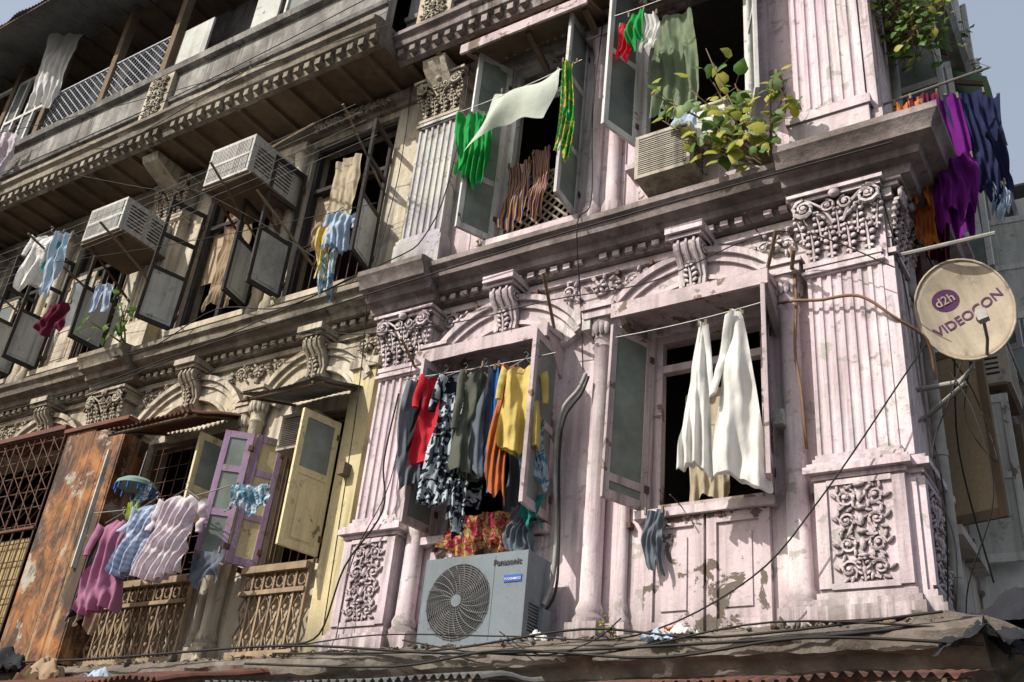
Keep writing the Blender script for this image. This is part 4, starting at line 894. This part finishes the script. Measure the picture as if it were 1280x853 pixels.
def crumple(name,x,y,z,s,mat,seed,asp=.8):
    vs=[];fs=[];n=30
    for j in range(n+1):
        for i in range(n+1):
            u=i/n-.5;v=j/n-.5; q=mnoise.noise(Vector((u*3,v*3,seed)))+.5*mnoise.noise(Vector((u*7,v*7,seed)))+.25*abs(mnoise.noise(Vector((u*15,v*15,seed))))
            w2=mnoise.noise(Vector((u*4,v*4,seed+9))); e=max(0,.3-u*u*1.2-v*v*1.2)
            vs.append((x+u*s*1.4*(1+.3*w2),y+v*s*asp*(1+.3*w2),z+e*s*1.2+q*s*.35))
    for j in range(n):
        for i in range(n): a=j*(n+1)+i; fs.append((a,a+1,a+n+2,a+n+1))
    g=G(); g.add(vs,fs,mat); return obj(name,g,ang=50)
crumple('plastic_bag',-2.86,-.56,3.38,.15,'f_white',1); crumple('plastic_bag',-3.02,-.6,3.34,.14,'f_lightblue',2); crumple('orange_packet',-2.95,-.52,3.42,.09,'f_orange',3); crumple('plastic_bag',-8.6,-.75,3.22,.2,'f_lightblue',5); crumple('cloth_rag',-4.1,-.4,3.43,.14,'f_white',6)
crumple('dark_tarpaulin',-.78,-.05,3.42,.55,'f_tarp',7); crumple('blue_tarpaulin',-.6,-.3,3.25,.45,'f_tarpblue',9); crumple('dark_tarpaulin',-1.0,-.5,3.22,.4,'f_tarp',12); crumple('cloth_heap',-10.3,-.6,3.35,.5,'f_tarp',8); crumple('cloth_heap',-9.5,-.7,3.22,.45,'f_tan',10)
g=G()
g.lathe(-8.88,-.75,[(.02,5.24),(.14,5.22),(.2,5.18),(.21,5.14)],'wicker',20); g.tube([(-8.88,-.75,5.24),(-8.88,-.74,5.55)],.006,'steel')
for k in range(12): a=k*pi/6; g.box(-8.88+.2*math.cos(a)-.006,-8.88+.2*math.cos(a)+.006,-.76+.2*math.sin(a),-.74+.2*math.sin(a),5.07,5.14,'badge_blue')
obj('peg_hanger',g)
cloth('printed_scarf',-8.76,-.75,5.16,.2,.24,'f_blueprint','bunch',.04,2,seed=70)
# ------------------------------------------------------------------ pipes and cables
g=G(); g.tube([(-1.26,.34,3.3),(-1.27,.34,6.1),(-1.34,.3,6.2),(-1.36,.3,6.9)],.045,'pipe_pvc',12)
for z in(3.9,4.8,5.7): g.tube([(-1.27,.34,z),(-1.27,.34,z+.05)],.055,'pipe_pvc',12)
obj('drain_pipe',g)
g=G(); g.tube([(-1.3,.55,0),(-1.3,.55,6.9)],.03,'rust_iron',10); obj('drain_pipe',g)
g=G(); g.tube([(-1.32,.62,7.4),(-1.32,.62,13)],.04,'pipe_pvc',10); obj('drain_pipe',g)
wire('insulated_pipe',[(-3.95,-.2,5.75),(-4.0,-.22,5.6),(-4.14,-.24,5.4),(-4.18,-.22,5.0),(-4.13,-.2,4.4),(-4.12,-.22,3.95),(-4.16,-.26,3.75)],.02,'pipe_pvc')
wire('insulated_pipe',[(-3.92,-.2,5.72),(-3.97,-.22,5.55),(-4.1,-.24,5.35),(-4.14,-.22,5.0),(-4.1,-.2,4.3),(-4.1,-.22,3.8),(-4.3,-.3,3.6)],.012,'cable_black')
wire('electric_cable',[(-2.28,-.1,6.1),(-2.1,-.25,6.0),(-1.9,-.26,5.95),(-1.6,-.28,5.9),(-1.38,-.22,5.7),(-1.2,-.05,5.55),(-1.2,.1,5.3)],.013,'cable_brown')
wire('electric_cable',[(-2.15,-.1,6.6),(-2.1,-.18,6.1),(-2.13,-.18,5.6),(-2.09,-.2,5.2),(-2.1,-.12,4.8)],.012,'cable_brown')
K='cable_black'
for pts,r in (([(-5.95,-.28,5.9),(-5.98,-.3,5.2),(-5.9,-.3,4.7),(-6.2,-.34,4.2),(-6.3,-.4,3.6),(-6.6,-.5,3.5)],.009),
 ([(-5.85,-.25,6.9),(-5.83,-.3,6.0),(-5.9,-.26,5.0),(-6.15,-.3,4.3),(-6.1,-.4,3.55)],.005),
 ([(-6.6,-.55,3.45),(-5.5,-.6,3.5),(-4.2,-.62,3.42),(-3.2,-.6,3.38),(-2.4,-.5,3.75),(-1.9,-.45,4.3),(-1.35,-.35,5.1),(-1.2,-.1,5.5)],.006),
 ([(-6.6,-.6,3.4),(-4.9,-.64,3.34),(-3.6,-.62,3.44),(-2.6,-.64,3.33),(-1.2,-.6,3.42)],.009),
 ([(-5.2,-.62,3.44),(-4.4,-.65,3.3),(-3.4,-.65,3.26),(-2.2,-.66,3.4),(-.9,-.55,3.3)],.007),
 ([(-6.8,-.7,3.3),(-5.2,-.7,3.22),(-4.2,-.7,3.3),(-3.0,-.7,3.2),(-2.0,-.7,3.28),(-1.0,-.6,3.22)],.01),
 ([(-4.3,-.62,3.46),(-3.9,-.68,3.26),(-3.5,-.66,3.34),(-3.3,-.62,3.5)],.005),
 ([(-13,-.6,3.5),(-9,-.7,3.42),(-6.5,-.6,3.46),(-4.5,-.66,3.3),(-2,-.64,3.3),(-1,-.5,3.4)],.011),
 ([(-1.1,.1,5.35),(-.95,-.1,4.9),(-.9,-.1,4.3),(-1.15,.1,3.8),(-1.2,.1,3.5)],.005),
 ([(-.93,.1,5.6),(-1.1,0,5.1),(-1.25,-.1,4.6),(-1.18,-.05,4.0),(-1.25,0,3.5)],.005),
 ([(-1.38,-.25,6.9),(-1.3,-.1,6.0),(-1.28,-.1,5.2),(-1.22,0,4.4),(-1.3,.1,3.6)],.006),
 ([(-.95,.1,5.4),(-1.05,.2,5.0),(-.9,.3,4.7),(-1.0,.4,5.3),(-1.2,.4,5.8)],.005),
 ([(-1.25,.5,6.8),(-1.1,.5,6.0),(-1.2,.7,5.0),(-1.1,.8,4.0)],.007),
 ([(-20,-.45,7.0),(-12,-.5,6.75),(-9,-.46,6.95),(-6.6,-.5,7.0),(-4,-.48,7.1),(-1.2,-.52,7.05)],.008),
 ([(-9,-.46,6.5),(-7.6,-.3,6.9),(-6.4,-.4,6.6),(-5.2,-.42,6.45),(-4.2,-.45,6.42),(-3.2,-.5,6.32),(-2.1,-.5,6.5),(-1.3,-.4,6.0)],.005),
 ([(-14,-.45,6.5),(-10.5,-.3,6.9),(-6.5,-.5,7.3),(-5.8,-.4,7.7),(-5.75,-.2,9),(-5.75,-.2,10.2)],.007),
 ([(-6.6,-.2,10.2),(-6.5,-.25,8.8),(-6.55,-.3,7.6),(-6.45,-.45,7.2),(-6.5,-.25,6.0),(-6.45,-.2,3.6)],.006),
 ([(-20,-.9,11.2),(-11,-1.0,10.8),(-6.7,-1.0,11.0)],.007),
 ([(-4.0,-.2,10.2),(-4.05,-.22,8.8),(-3.98,-.25,7.6),(-4.0,-.44,7.2),(-4.05,-.2,6.5),(-3.98,-.2,5.8)],.006),
 ([(-11.2,-.42,7.3),(-9.8,-.5,7.1),(-8.8,-.44,7.45),(-7.6,-.5,7.15),(-6.6,-.5,7.3)],.007),
 ([(-12,-.9,10.2),(-9.9,-.95,9.2),(-9.2,-.9,9.0),(-8.2,-.6,8.4),(-7,-.5,7.5)],.005)):
    wire('electric_cable',pts,r,K)
wire('electric_cable',[(-20,-.7,10.2),(-8,-1.2,10.45)],.006,K,.3); wire('electric_cable',[(-19,-1.4,12.8),(-6,-1.3,9.9)],.005,K,.35); wire('electric_cable',[(-16,-1.2,9.4),(-6.2,-.8,7.9)],.004,K,.2)
# ------------------------------------------------------------------ plants
def plant(name,base,tips,matl,nl,size,spread,seed):
    rr=random.Random(seed); e=empty(name); g=G(); L=G()
    def leafm_(p,s):
        d=Vector((rr.uniform(-1,1),rr.uniform(-1,.4),rr.uniform(-1,.3))).normalized(); n=Vector((rr.uniform(-.6,.6),-1,rr.uniform(-.2,1))).normalized(); sd=d.cross(n).normalized(); n=sd.cross(d)
        P=[(0,0,0),(.2,.36,-.02),(.45,.42,-.06),(.7,.24,-.06),(1,0,-.15),(.7,-.24,-.06),(.45,-.42,-.06),(.2,-.36,-.02),(.5,0,.06)]
        L.add([p+d*(a*s)+sd*(b*s)+n*(c*s) for a,b,c in P],[(k,(k+1)%8,8) for k in range(8)],rr.choice(matl))
    for t in tips:
        a=Vector(base); b=Vector(t); mid=a.lerp(b,.5)+Vector((rr.uniform(-.12,.12),rr.uniform(-.1,.05),rr.uniform(-.12,.1)))*min(1,(b-a).length*2)
        pts=[a.lerp(mid,i/5).lerp(mid.lerp(b,i/5),i/5) for i in range(6)]
        g.tube(pts,[.014*min(1,(b-a).length*2)*(1-.13*i) for i in range(6)],'bark',6)
        for k in range(nl):
            q=rr.uniform(.3,1.02); p=a.lerp(mid,q).lerp(mid.lerp(b,q),q)
            p2=p+Vector((rr.gauss(0,spread),rr.gauss(0,spread),rr.gauss(0,spread)))
            g.tube([p,p2],.003,'bark',4); leafm_(p2,size*rr.uniform(.6,1.25))
    obj('stems',g,e); obj('leaves',L,e,ang=80)
plant('sapling',(-2.2,-.32,7.3),[(-2.72,-.5,8.75),(-3.12,-.55,8.0),(-2.45,-.5,8.2),(-2.95,-.5,7.75),(-2.0,-.5,7.9),(-2.3,-.6,7.6),(-2.65,-.5,8.3),(-2.9,-.5,8.35),(-2.6,-.6,7.7),(-2.1,-.55,8.05),(-3.2,-.6,8.3)],['leaf_yellow_green','leaf_yellow_green','leaf_green','leaf_pale'],15,.14,.08,3)
plant('wall_fig_plant',(-1.3,.45,8.85),[(-1.1,.1,9.4),(-.95,.3,9.2),(-1.0,.6,9.5),(-.85,.5,8.9),(-1.15,.0,9.1),(-.8,.4,9.3),(-1.2,-.05,9.4),(-1.0,.1,8.75)],['leaf_green','leaf_yellow_green','leaf_green'],60,.085,.11,5)
plant('wall_fig_plant',(-10.4,-.4,7.35),[(-10.3,-.8,7.9),(-10.0,-.8,7.6),(-10.6,-.8,7.5)],['leaf_green'],12,.11,.06,6)
plant('wall_fig_plant',(-1.3,3,10.8),[(-.9,2.8,11.2),(-.8,3.2,11.0)],['leaf_green'],25,.09,.1,7)
for i,(x,y,z) in enumerate(((-7.9,-.3,7.35),(-5.2,-.3,7.33),(-3.4,-.5,3.4),(-8.8,-.85,10.7))): plant('ledge_weed',(x,y,z),[(x+R.uniform(-.15,.15),y-R.uniform(.02,.12),z+R.uniform(.03,.12)) for k in range(4)],['leaf_green','leaf_yellow_green'],6,.03,.025,20+i)
# ------------------------------------------------------------------ light, world, camera
s=Vector((-.36,-.68,.64)).normalized()
sun=bpy.data.lights.new('sun','SUN'); sun.energy=5.0; sun.angle=math.radians(.5); sun.color=(1,.95,.87)
so=bpy.data.objects.new('sun',sun); col.objects.link(so); so.rotation_euler=s.to_track_quat('Z','Y').to_euler()
w=bpy.data.worlds.new('World'); bpy.context.scene.world=w; w.use_nodes=True; nt=w.node_tree
sk=nt.nodes.new('ShaderNodeTexSky'); sk.sky_type='NISHITA'; sk.sun_disc=False; sk.sun_elevation=math.asin(s.z); sk.sun_rotation=math.atan2(s.x,s.y); sk.dust_density=6; sk.air_density=1.3; sk.ozone_density=1.5
hz=nt.nodes.new('ShaderNodeMix'); hz.data_type='RGBA'; hz.inputs[0].default_value=.38; hz.inputs[7].default_value=(6.0,6.5,7.4,1)   # city haze whitening the blue
nt.links.new(sk.outputs[0],hz.inputs[6]); nt.links.new(hz.outputs[2],nt.nodes['Background'].inputs[0]); nt.nodes['Background'].inputs[1].default_value=.13
X=Vector((0.8444,-0.1933,-0.4997)).normalized(); Z=Vector((0.0911,-0.8673,0.4894)).normalized(); Y=Z.cross(X).normalized(); Z=X.cross(Y)
right=Vector((X.x,Y.x,Z.x)); up=-Vector((X.y,Y.y,Z.y)); back=-Vector((X.z,Y.z,Z.z))
M=Matrix((( right.x,up.x,back.x,0),(right.y,up.y,back.y,-7),(right.z,up.z,back.z,1.6),(0,0,0,1)))
cd=bpy.data.cameras.new('camera'); cd.lens=36*1290/1280; cd.sensor_width=36; cd.clip_end=1000
co=bpy.data.objects.new('camera',cd); col.objects.link(co); co.matrix_world=M; bpy.context.scene.camera=co
bpy.context.scene.view_settings.view_transform='Standard'; bpy.context.scene.view_settings.look='None'; bpy.context.scene.view_settings.exposure=0
